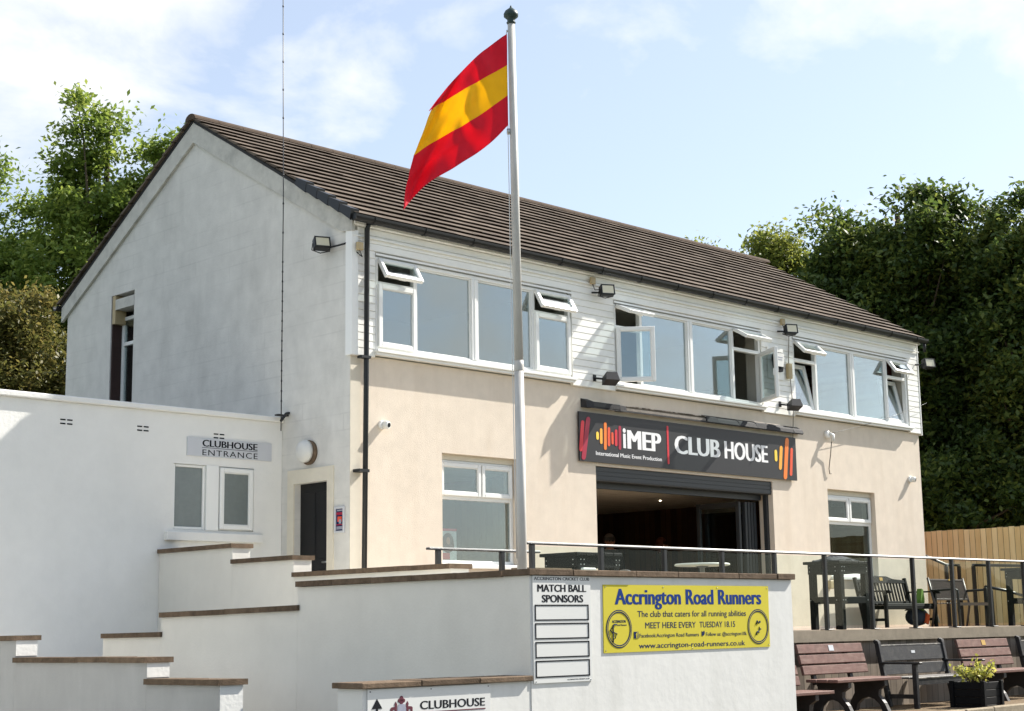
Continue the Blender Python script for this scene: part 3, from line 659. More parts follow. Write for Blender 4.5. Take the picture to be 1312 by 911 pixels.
# ---------------------------------------------------------------- stepped walls
def stepped(name, label, runs, x0, x1, wallm, extra=None, cap=.05, oh=.035, endm=None):
    """runs: (y_near, y_far, z_top_near, z_top_far) of the wall body, coping overhanging both sides and the near end"""
    t = thing(name, ((x0+x1)/2, runs[0][0], GZ), label, 'garden wall')
    w = MB(); c = MB()
    for (ya, yb, za, zb, oh_n) in runs:
        w.prism([(x0, ya, GZ-.2), (x0, yb, GZ-.2), (x0, yb, zb-cap), (x0, ya, za-cap)], (x1-x0, 0, 0))
    for (ya, yb, za, zb, oh_n) in runs:
        a = ya-oh_n; L = yb-a; n = max(1, round(L/.62)); j0 = 0
        for k in range(n):
            p, q = a+L*k/n, a+L*(k+1)/n-.004
            zz = lambda y: za+(zb-za)*(y-a)/L
            j = R_.uniform(-.003, .003)
            c.prism([(x0-oh, p, zz(p)-cap+j), (x0-oh, q, zz(q)-cap+j), (x0-oh, q, zz(q)+j), (x0-oh, p, zz(p)+j)], (x1-x0+2*oh, 0, 0))
    if extra: extra(w, c)
    if endm:
        for k, r_ in enumerate(runs): e = MB(); e.box(x0+.003, x1-.001, r_[0]-.006, r_[0]-.0005, (GZ-.2 if k == 0 else runs[k-1][2]+.004), r_[2]-cap-.001); e.build('end_face', endm, t)
    w.build('wall', wallm, t); c.build('coping', M['coping'], t)
    return t
stepped('stepped_wall', 'white wall stepping down beside the black entrance door, below the annex window',
        [(12.10, 14.788, .665, .665, .018), (14.79, 16.018, .866, .866, .018), (16.02, YW-.004, 1.06, 1.06, .018)], 11.06, 11.32, M['smooth'], cap=.052)
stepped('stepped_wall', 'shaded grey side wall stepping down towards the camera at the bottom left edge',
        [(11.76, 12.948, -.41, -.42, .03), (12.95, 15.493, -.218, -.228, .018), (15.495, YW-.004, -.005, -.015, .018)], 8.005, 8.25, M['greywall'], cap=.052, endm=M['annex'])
def bastion(w, c):
    # the long sunlit front that carries the boards, flush with the near end of the stepped flank
    w.wall(9.5525+.2605, 13.33, GZ-.2, .434, 9.4605, 9.72, [])
    x = 9.5525+.262
    c.box(9.52, 10.06, 9.424, 9.757, .4365, .490, None, .004)
    for x0, x1 in ((10.066, 10.90), (10.906, 11.50), (11.506, 12.43), (12.436, 13.06), (13.066, 13.36)): c.box(x0, x1, 9.424+R_.uniform(-.004, .004), 9.757, .4355, .488+R_.uniform(0, .008), None, .005)
SW = stepped('stepped_wall', 'long white wall under the black railing, with a grey shaded flank and sunlit board front',
        [(9.46, 12.703, .489, .480, -.31), (12.705, 15.178, .252, .220, .035), (15.18, 16.4, .012, .004, .03)], 9.5525, 9.8125, M['smooth'], bastion, cap=.054)
LW = thing('low_wall', (8.66, 9.6, GZ), 'low white wall with thick brown coping carrying the arrow and crest board', 'garden wall')
m_ = MB(); m_.box(7.735, 9.551, 9.462, 9.76, GZ-.2, -.445); m_.build('wall', M['white'], LW)
m_ = MB()
for x0, x1 in ((7.70, 8.30), (8.305, 8.93), (8.935, 9.551)): m_.box(x0, x1, 9.425, 9.80, -.444, -.398+R_.uniform(-.003, .003), None, .006)
m_.build('coping', M['coping'], LW)
sf = MB(); sf.box(9.5535, 13.33, 9.4562, 9.4598, GZ-.2, .432)
ob = sf.build('front_render', M['white'], SW)

# ---------------------------------------------------------------- boards and signs
def board(name, label, x0, x1, z0, z1, y, th, m, corners=None, cat='sign'):
    t = thing(name, ((x0+x1)/2, y, z0), label, cat)
    b = MB()
    pts = corners or [(x0, z0), (x1, z0), (x1, z1), (x0, z1)]
    b.prism([(x, y-th, z) for x, z in pts], (0, th, 0)); b.build('panel', m, t)
    return t
def cap(mb, x, z0, z1, w, y, tilt=0.0, th=.004, n=8):
    """upright bar with round ends"""
    pts = []; r = w/2; h = z1-z0
    for k in range(n+1): a = math.pi*k/n; pts.append((r*math.cos(a), h-r+r*math.sin(a)))
    for k in range(n+1): a = math.pi+math.pi*k/n; pts.append((r*math.cos(a), r+r*math.sin(a)))
    mb.prism([(x+px+(pz-h/2)*tilt, y-th, z0+pz) for px, pz in pts], (0, th-.0005, 0))
# main fascia sign
YS = YF-.055
SG = board('fascia_sign', 'long dark sign reading CLUB HOUSE with orange sound bars over the wide opening', 17.40, 23.03, 2.478, 3.235, YS+.03, .03, M['signblk'])
ys = YS
def bar(mk, *a, **k): b = MB(); cap(b, *a, **k); b.build('graphic_bar', M[mk], SG)
bar('red', 17.405+.045, 2.62, 3.10, .075, ys, .12); bar('crim', 17.54, 2.495, 3.165, .095, ys, .2, th=.005)
bar('yel', 17.805, 2.825, 2.95, .058, ys); bar('amber', 17.89, 2.765, 3.01, .058, ys, .02); bar('orange', 17.985, 2.68, 3.112, .064, ys, .03); bar('dorange', 18.068, 2.742, 3.04, .058, ys, .03)
bar('dorange', 18.15, 2.775, 2.968, .05, ys); bar('red', 18.235, 2.755, 3.018, .058, ys, .03); bar('crim', 18.323, 2.705, 3.083, .062, ys, .03)
bar('red', 19.492, 2.55, 3.175, .045, ys)
bar('yel', 22.422, 2.78, 2.985, .075, ys); bar('amber', 22.562, 2.64, 3.065, .085, ys, .14); bar('orange', 22.722, 2.48, 3.222, .105, ys, .15); bar('dorange', 22.872, 2.55, 3.05, .075, ys, .12)
text(SG, M['letter'], 'MEP', 18.50, 19.328, 2.738, .293, ys, .05)
b = MB(); b.box(18.40, 18.462, ys-.004, ys-.0005, 2.738, 2.965); b.lathe([(.036, 0), (.036, .0035)], (18.431, ys, 3.015), (0, -1, 0), 16); b.build('lettering', M['letter'], SG)
text(SG, M['letter'], 'CLUB', 19.66, 20.86, 2.742, .292, ys, .045); text(SG, M['letter'], 'HOUSE', 20.97, 22.19, 2.742, .292, ys, .045)
text(SG, M['letter'], 'International Music Event Production', 17.762, 19.328, 2.588, .062, ys, .015)
# remains of the canopy ledge above it
LD = thing('canopy_ledge', (20.3, YF-.06, 3.3), 'broken felted timber ledge running along above the dark fascia sign', 'ledge')
b = MB(); b.box(17.53, 23.17, YF-.10, YF-.001, 3.325, 3.365); b.box(17.6, 23.1, YF-.075, YF-.001, 3.366, 3.39); b.build('batten', M['lead'], LD)
b = MB(); b.prism([(17.50, YF-.13, 3.30), (17.50, YF-.001, 3.31), (17.50, YF-.001, 3.45), (17.50, YF-.12, 3.40)], (.16, 0, 0)); b.box(17.66, 18.28, YF-.118, YF-.101, 3.315, 3.40); b.prism([(18.28, YF-.125, 3.30), (18.28, YF-.001, 3.31), (18.28, YF-.001, 3.42), (18.28, YF-.115, 3.39)], (.15, 0, 0))
x = 20.45
while x < 23.1:
    w = R_.uniform(.3, .6); b.prism([(x, YF-.125-R_.uniform(0, .01), 3.315), (x, YF-.001, 3.32), (x, YF-.001, 3.44), (x, YF-.11, 3.37+R_.uniform(0, .03))], (min(w, 23.19-x)-.006, 0, 0)); x += w
b.box(17.52, 23.185, YF-.118, YF-.101, 3.30, 3.324); b.build('felt', M['felt'], LD)
b = MB()
for i in range(26):
    x = 18.45+i*.075+R_.uniform(0, .02); b.box(x, x+R_.uniform(.05, .2), YF-.095, YF-.02, 3.3905+.0001*i, 3.393+R_.uniform(.003, .018))
b.build('debris', M['lead'], LD)
# entrance sign
ES = board('entrance_sign', 'pale grey wall sign reading CLUBHOUSE ENTRANCE above the annex window', 11.44, 12.80, 2.306, 2.552, YW, .018, M['signgry'])
text(ES, M['ink'], 'CLUBHOUSE', 11.672, 12.563, 2.440, .088, YW-.018, .035); text(ES, M['ink'], 'ENTRANCE', 11.675, 12.565, 2.322, .076, YW-.018, .004, 1.15)
b = MB(); b.box(11.667, 12.564, YW-.021, YW-.0185, 2.421, 2.427); b.build('underline', M['ink'], ES)
# match ball board
YB_ = 9.4558
MS = board('sponsor_board', 'tall white board with four empty black-bordered boxes, left of the yellow banner', 9.575, 10.30, -.468, .432, YB_, .012, M['signwht'])
yy = YB_-.012
text(MS, M['ink'], 'ACCRINGTON CRICKET CLUB', 9.592, 10.286, .396, .026, yy, .02); text(MS, M['ink'], 'MATCH BALL', 9.63, 10.244, .298, .06, yy, .045); text(MS, M['ink'], 'SPONSORS', 9.683, 10.203, .208, .062, yy, .045)
text(MS, M['ink'], 'ACCRINGTON CRICKET CLUB', 9.98, 10.26, -.452, .009, yy, .0)
for z0, z1 in ((.053, .188), (-.103, .033), (-.26, -.124), (-.423, -.281)):
    b = MB(); bars(b, 9.597, 10.268, z0, z1, .011, yy-.004, yy-.0003, None, 0); b.build('box_border', M['ink'], MS)
for x in (9.60, 10.28):
    for z in (.41, -.455): b = MB(); b.lathe([(.006, 0), (.004, .004)], (x, yy, z), (0, -1, 0), 8); b.build('screw', M['steel'], MS)
# running club banner
YN = board('banner', 'yellow running club banner with blue lettering on the white wall', 10.463, 12.922, -.232, .366, YB_, .008, M['yellow'], [(10.463, -.236), (12.917, -.226), (12.924, .367), (10.472, .364)])
yy = YB_-.008
text(YN, M['blue'], 'Accrington Road Runners', 10.621, 12.801, .19, .138, yy, .05, 1.03)
for st, x0, x1, zb, cp, bo in (('The club that caters for all running abilities', 10.926, 12.542, .077, .053, .008), ('MEET HERE EVERY', 11.03, 11.76, -.026, .053, .008), ('TUESDAY 18.15', 11.815, 12.364, -.026, .053, .008),
    ('Facebook:Accrington Road Runners', 10.946, 11.80, -.107, .033, .006), ('Follow us: @accrington10k', 11.908, 12.544, -.107, .033, .006), ('www.accrington-road-runners.co.uk', 10.934, 12.511, -.203, .046, .012)): text(YN, M['navy'], st, x0, x1, zb, cp, yy, bo)
b = MB(); b.box(10.868, 10.930, yy-.003, yy-.0005, -.115, -.055)
b.build('social_icon', M['navy'], YN); b = MB()   # bird mark: body, wing, tail
b.prism([(px_, yy-.003, pz_) for px_, pz_ in ((11.838, -.094), (11.848, -.104), (11.868, -.104), (11.884, -.09), (11.889, -.068), (11.878, -.058), (11.866, -.064), (11.862, -.074), (11.846, -.06), (11.842, -.076), (11.848, -.088))], (0, .0025, 0))
b.build('social_icon', M['navy'], YN)
text(YN, M['yellow'], 'f', 10.892, 10.924, -.114, .052, yy-.003, .03)
def ring(mb, cx, cz, rx, rz, w, y, n=40, th=.003):
    t = bmesh.new(); A = []
    for k in range(n):
        a = 2*math.pi*k/n; c_, s_ = math.cos(a), math.sin(a)
        A.append([t.verts.new((cx+c_*(rx-dw), yv, cz+s_*(rz-dw))) for dw, yv in ((0, y-th), (w, y-th), (w, y-.0004), (0, y-.0004))])
    for k in range(n):
        p, q = A[k], A[(k+1) % n]
        for i in range(4): t.faces.new((p[i], q[i], q[(i+1) % 4], p[(i+1) % 4]))
    bmesh.ops.recalc_face_normals(t, faces=t.faces[:]); mb.merge(t)
P3 = lambda pts: [(x, yy-.003, z) for x, z in pts]
def strokes(mb, segs, r):
    for s_ in segs: mb.tube(P3(s_), r, 6)
for cx in (10.670, 12.735):
    b = MB(); ring(b, cx, -.027, .172, .169, .026, yy); b.build('emblem_ring', M['navy'], YN)
    b = MB(); ring(b, cx, -.027, .162, .159, .005, yy-.003, th=.001); b.build('emblem_ring', M['yellow'], YN)
b = MB(); strokes(b, [[(10.635, .012), (10.60, .012), (10.585, -.012), (10.55, -.035), (10.58, -.062)], [(10.588, .008), (10.59, -.055), (10.64, -.07), (10.61, -.11)], [(10.588, -.065), (10.585, -.145)]], .0055); b.build('emblem_figure', M['navy'], YN)
text(YN, M['navy'], 'ACCRINGTON', 10.578, 10.762, .028, .022, yy, .03); text(YN, M['navy'], 'Road Runners', 10.64, 10.775, .0, .016, yy, .0)
b = MB(); strokes(b, [[(12.70, -.005), (12.718, .03), (12.738, .002)], [(12.75, -.03), (12.752, -.055), (12.715, -.085), (12.745, -.085)], [(12.752, -.05), (12.775, -.052)], [(12.735, -.07), (12.705, -.08), (12.69, -.11)]], .0055); b.lathe([(.012, 0), (.012, .003)], (12.762, yy, .018), (0, -1, 0), 12); b.build('emblem_figure', M['navy'], YN)
for x, z in ((10.50, .345), (11.3, .345), (12.1, .345), (12.90, .345), (10.49, -.215), (11.7, -.215), (12.895, -.205)): b = MB(); b.lathe([(.006, 0), (.004, .004)], (x, yy, z), (0, -1, 0), 8); b.build('screw', M['steel'], YN)
# direction board with arrow and crest
CS = board('direction_sign', 'white direction board with up arrow and crest reading CLUBHOUSE on the low wall', 7.775, 9.07, -1.10, -.450, 9.4610, .010, M['signwht'])
yy = 9.451
b = MB(); b.prism([(x, yy-.003, z) for x, z in ((7.866, -.522), (7.918, -.597), (7.876, -.597), (7.876, -.80), (7.856, -.80), (7.856, -.597), (7.815, -.597))], (0, .0025, 0)); b.build('arrow', M['ink'], CS)
text(CS, M['ink'], 'CLUBHOUSE', 8.303, 9.007, -.621, .063, yy, .03)
b = MB(); b.box(8.30, 9.01, yy-.003, yy-.0005, -.648, -.640); b.build('underline', M['maroon'], CS); text(CS, M['ink'], 'ENTRANCE', 8.305, 9.005, -.73, .06, yy, .004, 1.15)
b = MB()
for dx, dz, r in ((0, -.53, .022), (-.022, -.545, .017), (.022, -.545, .017), (0, -.556, .02)): b.lathe([(r, 0), (r*.8, .003)], (8.113+dx, yy, dz), (0, -1, 0), 12)
for sx in (-1, 1):
    b.prism([(8.113+sx*px_, yy-.003, pz_) for px_, pz_ in ((.045, -.572), (.06, -.550), (.072, -.57), (.066, -.59), (.10, -.592), (.112, -.60), (.112, -.64), (.095, -.64), (.09, -.612), (.07, -.615), (.075, -.66), (.05, -.66), (.048, -.60))], (0, .0025, 0))
b.build('crest', M['maroon'], CS)
b = MB(); b.prism([(8.113+px_, yy-.003, pz_) for px_, pz_ in ((-.03, -.572), (.03, -.572), (.042, -.61), (.042, -.70), (0, -.75), (-.042, -.70), (-.042, -.61))], (0, .0025, 0)); b.build('crest', M['silver'], CS)
for x in (7.80, 8.42, 9.045): b = MB(); b.lathe([(.005, 0), (.004, .004)], (x, yy, -.468), (0, -1, 0), 8); b.build('screw', M['ink'], CS)
# framed notice by the door
NT = thing('notice_frame', (XG-.02, 16.36, 1.25), 'small grey framed colour notice on the wall right of the black door', 'notice')
b = MB(); ybars(b, 16.25, 16.462, 1.262, 1.612, .03, XG-.03, XG-.0005); b.build('frame', M['signgry'], NT)
b = MB(); b.box(XG-.012, XG-.0006, 16.28, 16.432, 1.292, 1.582); b.build('poster', M['navy'], NT)
for mk, xo, y0, y1, z0, z1 in (('crim', 0, 16.285, 16.425, 1.50, 1.535), ('crim', 0, 16.285, 16.425, 1.365, 1.378), ('dorange', 0, 16.31, 16.40, 1.41, 1.48), ('silver', .002, 16.32, 16.37, 1.385, 1.44), ('silver', 0, 16.30, 16.41, 1.55, 1.57), ('silver', 0, 16.295, 16.42, 1.31, 1.35)):
    b = MB(); b.box(XG-.0145-xo, XG-.0125-xo, y0, y1, z0, z1); b.build('print', M[mk], NT)
# poster inside the left ground window
PO = thing('poster', (14.9, YF+.17, .9), 'portrait poster with red strip inside the ground window left of the flagpole', 'poster')
b = MB(); b.box(14.70, 15.03, YF+.152, YF+.158, .93, 1.38); b.build('sheet', M['signwht'], PO)
b = MB(); b.box(14.70, 15.03, YF+.149, YF+.1515, 1.345, 1.38); b.build('print', M['red'], PO); b = MB(); b.box(14.70, 14.90, YF+.149, YF+.1515, .95, 1.04); b.build('print', M['red'], PO)
b = MB(); pts = [(.165+.11*math.cos(t)*(1.15 if math.sin(t) < 0 else 1), .25+.14*math.sin(t)) for t in [2*math.pi*k/20 for k in range(20)]]; b.prism([(14.70+x, YF+.149, .93+z) for x, z in pts], (0, .0025, 0)); b.build('print', M['hair'], PO)
b = MB(); b.prism([(14.70+.17+.035*math.cos(2*math.pi*k/14), YF+.1475, .93+.28+.055*math.sin(2*math.pi*k/14)) for k in range(14)], (0, .0012, 0)); b.build('print', M['skin'], PO)

# ---------------------------------------------------------------- wall-mounted lights and boxes
def floodlight(name, label, c, rx, rz, bracket, w=.225, h=.17, d=.115):
    """lamp body with a lens framed on its front; bracket: list of points to the wall"""
    t = thing(name, c, label, 'floodlight', None)
    Mx = Matrix.Translation(c) @ Matrix.Rotation(rz, 4, 'Z') @ Matrix.Rotation(rx, 4, 'X')
    b = MB(); b.box(-w/2, w/2, -d/2, d/2, -h/2, h/2, Mx, .012)
    for k in range(6): b.box(-w/2+.03+k*(w-.06)/6, -w/2+.045+k*(w-.06)/6, d/2, d/2+.025, -h/2+.03, h/2-.03, Mx)
    bars(b, -w/2, w/2, -h/2, h/2, .02, -d/2-.012, -d/2-.0005, Mx, .003); b.build('body', M['black'], t)
    b = MB(); b.box(-w/2+.021, w/2-.021, -d/2-.006, -d/2-.0003, -h/2+.021, h/2-.021, Mx); b.build('lens', M['lens'], t)
    b = MB(); b.tube(bracket, .014, 8)
    for s_ in (-1, 1): b.tube([Mx @ Vector((s_*(w/2+.012), 0, 0)), Mx @ Vector((s_*(w/2+.012), .07, -.06)), Mx @ Vector((0, .10, -.08))], .008, 6)
    b.build('bracket', M['black'], t)
    return t
floodlight('floodlight', 'black floodlight on an arm in front of the white gable near its front corner', (12.84, 16.60, 5.20), math.radians(-22), math.radians(-22), [(12.87, 16.62, 5.14), (12.93, 16.35, 5.15), (12.985, 16.15, 5.17)])
floodlight('floodlight', 'black floodlight on the white boards between the first and middle upper windows', (17.90, YF-.24, 5.15), math.radians(-12), math.radians(-28), [(17.75, YF-.06, 5.13), (17.84, YF-.2, 5.12)])
floodlight('floodlight', 'black floodlight over the alarm box, between the middle and right upper windows', (22.77, YF-.24, 5.13), math.radians(-12), math.radians(-28), [(22.62, YF-.06, 5.11), (22.71, YF-.2, 5.1)])
floodlight('floodlight', 'small black floodlight sticking out at the far right corner of the clubhouse', (27.32, YF-.28, 5.0), math.radians(-12), math.radians(-20), [(27.2, YF-.06, 5.0), (27.25, YF-.2, 4.98)], .24, .18)
def downlight(label, c, b0):
    t = thing('spotlight', c, label, 'spotlight', 'black spotlights under the upper windows')
    Mx = Matrix.Translation(c) @ Matrix.Rotation(math.radians(-20), 4, 'Z') @ Matrix.Rotation(math.radians(65), 4, 'X')
    b = MB(); b.prism([Mx @ Vector(p) for p in ((-.12, -.06, -.09), (.12, -.06, -.09), (.09, .07, -.07), (-.09, .07, -.07))], Mx.to_3x3() @ Vector((0, 0, .17))); b.build('body', M['black'], t)
    b = MB(); b.tube([b0, (c[0]-.1, c[1]+.06, c[2])], .016, 8); b.box(b0[0]-.03, b0[0]+.03, YF-.075, YF-.061, b0[2]-.05, b0[2]+.05); b.build('bracket', M['black'], t)
    return t
downlight('black spotlight under the boards left of the middle upper window', (17.93, YF-.24, 3.76), (17.76, YF-.06, 3.78))
downlight('black spotlight under the boards right of the middle upper window', (22.78, YF-.24, 3.78), (22.60, YF-.06, 3.80))
BL = thing('bulkhead_light', (XG-.05, 17.02, 2.25), 'round white bulkhead lamp above the black entrance door', 'lamp')
b = MB(); b.lathe([(.165, 0), (.17, .03), (.15, .05)], (XG, 17.02, 2.385), (-1, 0, 0), 28); b.build('base', M['coping'], BL)
b = MB(); b.lathe([(.15, .05), (.155, .09), (.14, .13), (.10, .16), (.05, .175), (.01, .178)], (XG, 17.04, 2.40), (-1, 0, 0), 28); b.build('diffuser', M['signwht'], BL)
def dome_cam(label, x, z, left):
    t = thing('security_camera', (x, YF, z), label, 'security camera', 'security cameras on the cream wall')
    b = MB(); b.lathe([(.062, 0), (.062, .03), (.055, .045)], (x, YF, z), (0, -1, 0), 20); b.lathe([(.050, .03), (.056, .08), (.054, .10), (.046, .115)], (x+.01, YF, z+.005), (.45 if not left else .3, -1, -.12), 20); b.build('housing', M['upvc'], t)
    a = Vector((.45 if not left else .3, -1, -.12)).normalized()
    b = MB(); b.lathe([(.034, .1155), (.030, .122)], (x+.01, YF, z+.005), a, 16); b.build('lens', M['ink'], t)
    return t
dome_cam('small white security camera right of the downpipe on the cream wall', 13.53, 2.72, True)
dome_cam('small white security camera high near the right end of the cream wall', 26.84, 2.71, False)
AL = thing('alarm_box', (22.55, YF-.07, 4.2), 'white hexagonal alarm box on a square backing board between upper windows', 'alarm')
b = MB(); b.box(22.28, 22.74, YF-.078, YF-.062, 4.24, 4.80); b.build('backing_board', M['clad'], AL)
b = MB(); b.prism([(22.53+px_, YF-.15, 4.54+pz_) for px_, pz_ in ((-.10, .17), (.10, .17), (.15, .06), (.09, -.17), (-.09, -.17), (-.15, .06))], (0, .071, 0)); b.build('cover', M['ink'], AL)
b = MB(); b.prism([(22.53+px_, YF-.165, 4.555+pz_) for px_, pz_ in ((-.085, .14), (.085, .14), (.125, .05), (.085, -.10), (-.085, -.10), (-.125, .05))], (0, .0148, 0)); b.build('face', M['signwht'], AL)
b = MB(); b.box(22.46, 22.60, YF-.168, YF-.1652, 4.61, 4.625); b.build('print', M['silver'], AL); b = MB(); b.box(22.47, 22.59, YF-.168, YF-.1652, 4.57, 4.585); b.build('print', M['silver'], AL)
JB = thing('junction_box', (22.88, YF-.06, 4.28), 'tan cable box beside the alarm at the edge of the boards', 'cable box')
b = MB(); b.box(22.82, 22.94, YF-.13, YF-.062, 4.28, 4.55, None, .01); b.build('cover', M['tan'], JB)
b = MB(); b.tube([(22.90, YF-.075, 4.55), (22.93, YF-.075, 4.9), (22.95, YF-.09, 5.24)], .008, 6); b.tube([(22.93, YF-.075, 4.28), (22.98, YF-.075, 3.7), (22.98, YF-.02, 3.0)], .008, 6); b.build('cable', M['lead'], JB)
HK = thing('cable_hook', (24.09, YF, 3.35), 'white wall hook with a dangling cable left of the right-hand ground window', 'hook')
b = MB(); b.lathe([(.07, 0), (.07, .05), (.05, .07)], (24.07, YF, 3.38), (0, -1, 0), 16); b.tube([(24.09, YF-.06, 3.40), (24.13, YF-.12, 3.36), (24.10, YF-.12, 3.24)], .03, 8); b.build('bracket', M['upvc'], HK)
b = MB(); b.tube([(24.1, YF-.1, 3.26), (24.11, YF-.05, 3.0), (24.07, YF-.03, 2.75), (24.09, YF-.03, 2.66), (24.14, YF-.03, 2.67)], .010, 6); b.build('cable', M['lead'], HK)
b = MB()
pts = [Vector((24.10, YF-.1, 3.40)).lerp(Vector((27.45, YF-.12, 4.25)), t)-Vector((0, 0, .05*4*t*(1-t))) for t in [k/24 for k in range(25)]]
b.tube(pts, .004, 5); b.build('cable', M['black'], HK)
for x, z, lab in ((13.06, 5.10, 'small cream junction box under the eaves at the front left corner'), (17.72, 5.30, 'small cream junction box above the floodlight right of the first upper window'), (22.72, 5.28, 'small cream junction box above the floodlight over the alarm')):
    t = thing('junction_box', (x, YF-.09, z), lab, 'cable box'); b = MB(); b.box(x-.05, x+.05, YF-.14, YF-.088, z-.05, z+.06, None, .008); b.build('cover', M['tan'], t)
    b = MB(); b.tube([(x, YF-.11, z-.05), (x+.03, YF-.13, z-.14), (x+.10 if x > 14 else x-.06, YF-.2 if x > 14 else YF-.03, z-.13 if x > 14 else z-.02)], .007, 6); b.build('cable', M['black'], t)
# tall whip aerial standing on the annex corner
AE = thing('aerial', (12.75, 17.35, 2.86), 'thin dark wire aerial rising past the gable into the sky', 'aerial')
b = MB(); b.tube([(12.75, 17.36, 2.70), (12.75, 17.36, 6.0), (12.75, 17.44, 10.5)], [.008, .007, .006], 8); b.build('mast', M['rail'], AE)
z = 3.1
while z < 10: b = MB(); b.lathe([(.012, 0), (.012, .025)], (12.75, 17.36+(max(z-6, 0))*.018, z), (0, 0, 1), 8); b.build('clip', M['rail'], AE); z += .42 if z > 5 else .14
b = MB(); b.tube([(12.75, 17.36, 2.84), (12.9, 17.45, 2.96), (12.985, 17.5, 2.98)], .02, 8); b.box(12.80, 12.985, 17.50, 17.58, 2.935, 2.955); b.build('bracket', M['felt'], AE)

# ---------------------------------------------------------------- flagpole and flag
FP = thing('flagpole', (9.925, 9.92, DZ), 'tall white flagpole with a dark acorn finial behind the white wall', 'flagpole')
b = MB(); b.tube([(9.93, 9.92, DZ), (9.93, 9.92, 2.30)], [.045, .0435], 20); b.lathe([(.0437, 0), (.0455, .01), (.045, .05), (.0415, .10)], (9.93, 9.92, 2.29), (0, 0, 1), 20); b.tube([(9.93, 9.92, 2.34), (9.915, 9.92, 4.0), (9.90, 9.92, 5.62)], [.0415, .039, .034], 20); b.build('pole', M['polew'], FP)
b = MB(); b.lathe([(.036, 0), (.045, .015), (.034, .03), (.04, .05), (.068, .075), (.07, .10), (.055, .13), (.03, .15), (.012, .165), (.006, .185)], (9.90, 9.92, 5.60), (0, 0, 1), 24); b.build('finial', M['finial'], FP)
b = MB(); b.tube([(9.86, 9.945, 5.52), (9.862, 9.945, 4.5), (9.885, 9.95, 1.2), (9.89, 9.945, .6)], .004, 5); b.build('halyard', M['signwht'], FP)
b = MB(); b.lathe([(.018, 0), (.018, .05)], (9.865, 9.94, 4.52), (0, 0, 1), 8); b.tube([(9.90, 9.92, 5.53), (9.86, 9.945, 5.53)], .012, 6); b.build('clip', M['steel'], FP)
FA = Vector((-.9, .43, 0)).normalized(); FN = Vector((-FA.y, FA.x, 0))
ISO = [[(.045, 5.50), (.304, 5.281), (.534, 5.036), (.672, 4.864), (.773, 4.714)],
       [(.045, 5.193), (.307, 5.014), (.536, 4.87), (.672, 4.781), (.781, 4.690)],
       [(.045, 4.895), (.349, 4.655), (.56, 4.515), (.765, 4.392), (.985, 4.205)],
       [(.045, 4.606), (.239, 4.402), (.543, 4.175), (.845, 3.965), (1.09, 3.68)]]
def crs(P, t):
    n = len(P)-1; i = min(int(t*n), n-1); f = t*n-i
    g = lambda k: Vector(P[max(0, min(n, k))])
    p0, p1, p2, p3 = g(i-1), g(i), g(i+1), g(i+2)
    return .5*((2*p1)+(p2-p0)*f+(2*p0-5*p1+4*p2-p3)*f*f+(3*p1-p0-3*p2+p3)*f**3)
NU, NV = 90, 60
bm = bmesh.new(); gv = []
for j in range(NV+1):
    v = j/NV; k = min(int(v*3), 2); f = v*3-k; row = []
    for i in range(NU+1):
        u = i/NU; p = crs(ISO[k], u).lerp(crs(ISO[k+1], u), f)
        wv = .10*u*math.sin(5.2*u+1.6*v+.4)+.05*u*math.sin(11*u-5*v)
        wv += .022*math.sin(26*u+9*v)*math.exp(-((u-.18-.25*v)/.16)**2)+.018*u*math.sin(23*u-17*v+1)+.03*max(0, u-.55)*math.sin(31*v+6*u)
        if v > .8: wv += .06*u*u*math.sin(20*v)
        q = Vector((9.90, 9.92, 0))+FA*p[0]+FN*wv; q.z = p[1]
        row.append(bm.verts.new(q))
    gv.append(row)
for j in range(NV):
    for i in range(NU):
        fc = bm.faces.new((gv[j][i], gv[j+1][i], gv[j+1][i+1], gv[j][i+1])); fc.smooth = True
        fc.material_index = 1 if NV/3 <= j < 2*NV/3 else 0
b = MB(); b.bm.free(); b.bm = bm; FLG = tag(b.build('flag', [M['flagr'], M['flagy']]), 'red and yellow striped flag flying from the white pole', 'flag')
sm = FLG.modifiers.new('thickness', 'SOLIDIFY'); sm.thickness = .002

# ---------------------------------------------------------------- railings
def railing(name, label, posts, y, x0, x1, ztop, zb, cat='railing', glass=True):
    t = thing(name, ((x0+x1)/2, y, zb), label, cat)
    b = MB(); b.box(x0, x1, y-.035, y+.035, ztop-.022, ztop-.001, None, .006); b.build('handrail', M['rail'], t)
    b = MB(); b.box(x0+.005, x1-.005, y-.030, y+.030, ztop-.0008, ztop+.008, None, .003); b.build('rail_cap', M['steel'], t)
    for x in posts:
        b = MB(); b.box(x-.03, x+.03, y-.03, y+.03, zb, ztop-.0225, None, .006); b.box(x-.075, x+.075, y-.075, y+.075, zb+.0005, zb+.014, None, .004); b.build('post', M['rail'], t)
    if glass:
        for a, c in zip(posts[:-1], posts[1:]):
            b = MB(); b.box(a+.05, c-.05, y-.005, y+.005, zb+.06, ztop-.04); b.build('glass_panel', M['glass_rail'], t)
    return t
PX = [13.26, 14.47, 15.68, 16.88, 18.06, 19.28, 20.47, 21.66, 22.84, 24.02, 25.2, 26.4]
railing('balustrade', 'long black balcony railing with glass panels along the deck edge', PX, 13.08, 13.15, 26.6, .985, DZ+.004)
railing('balustrade', 'short black railing behind the brown coping, left of the flagpole', [12.60, 13.66], 14.0, 12.43, 14.32, .945, DZ-.004, glass=False)
def stair_rail(label, pts, posts):
    t = thing('stair_rail', (pts[0][0], pts[0][1], DZ), label, 'handrail'); b = MB(); b.tube(pts, .028, 8); b.build('handrail', M['rail'], t)
    for x, y, z in posts: b = MB(); b.box(x-.03, x+.03, y-.03, y+.03, DZ, z, None, .004); b.build('post', M['rail'], t)
    return t
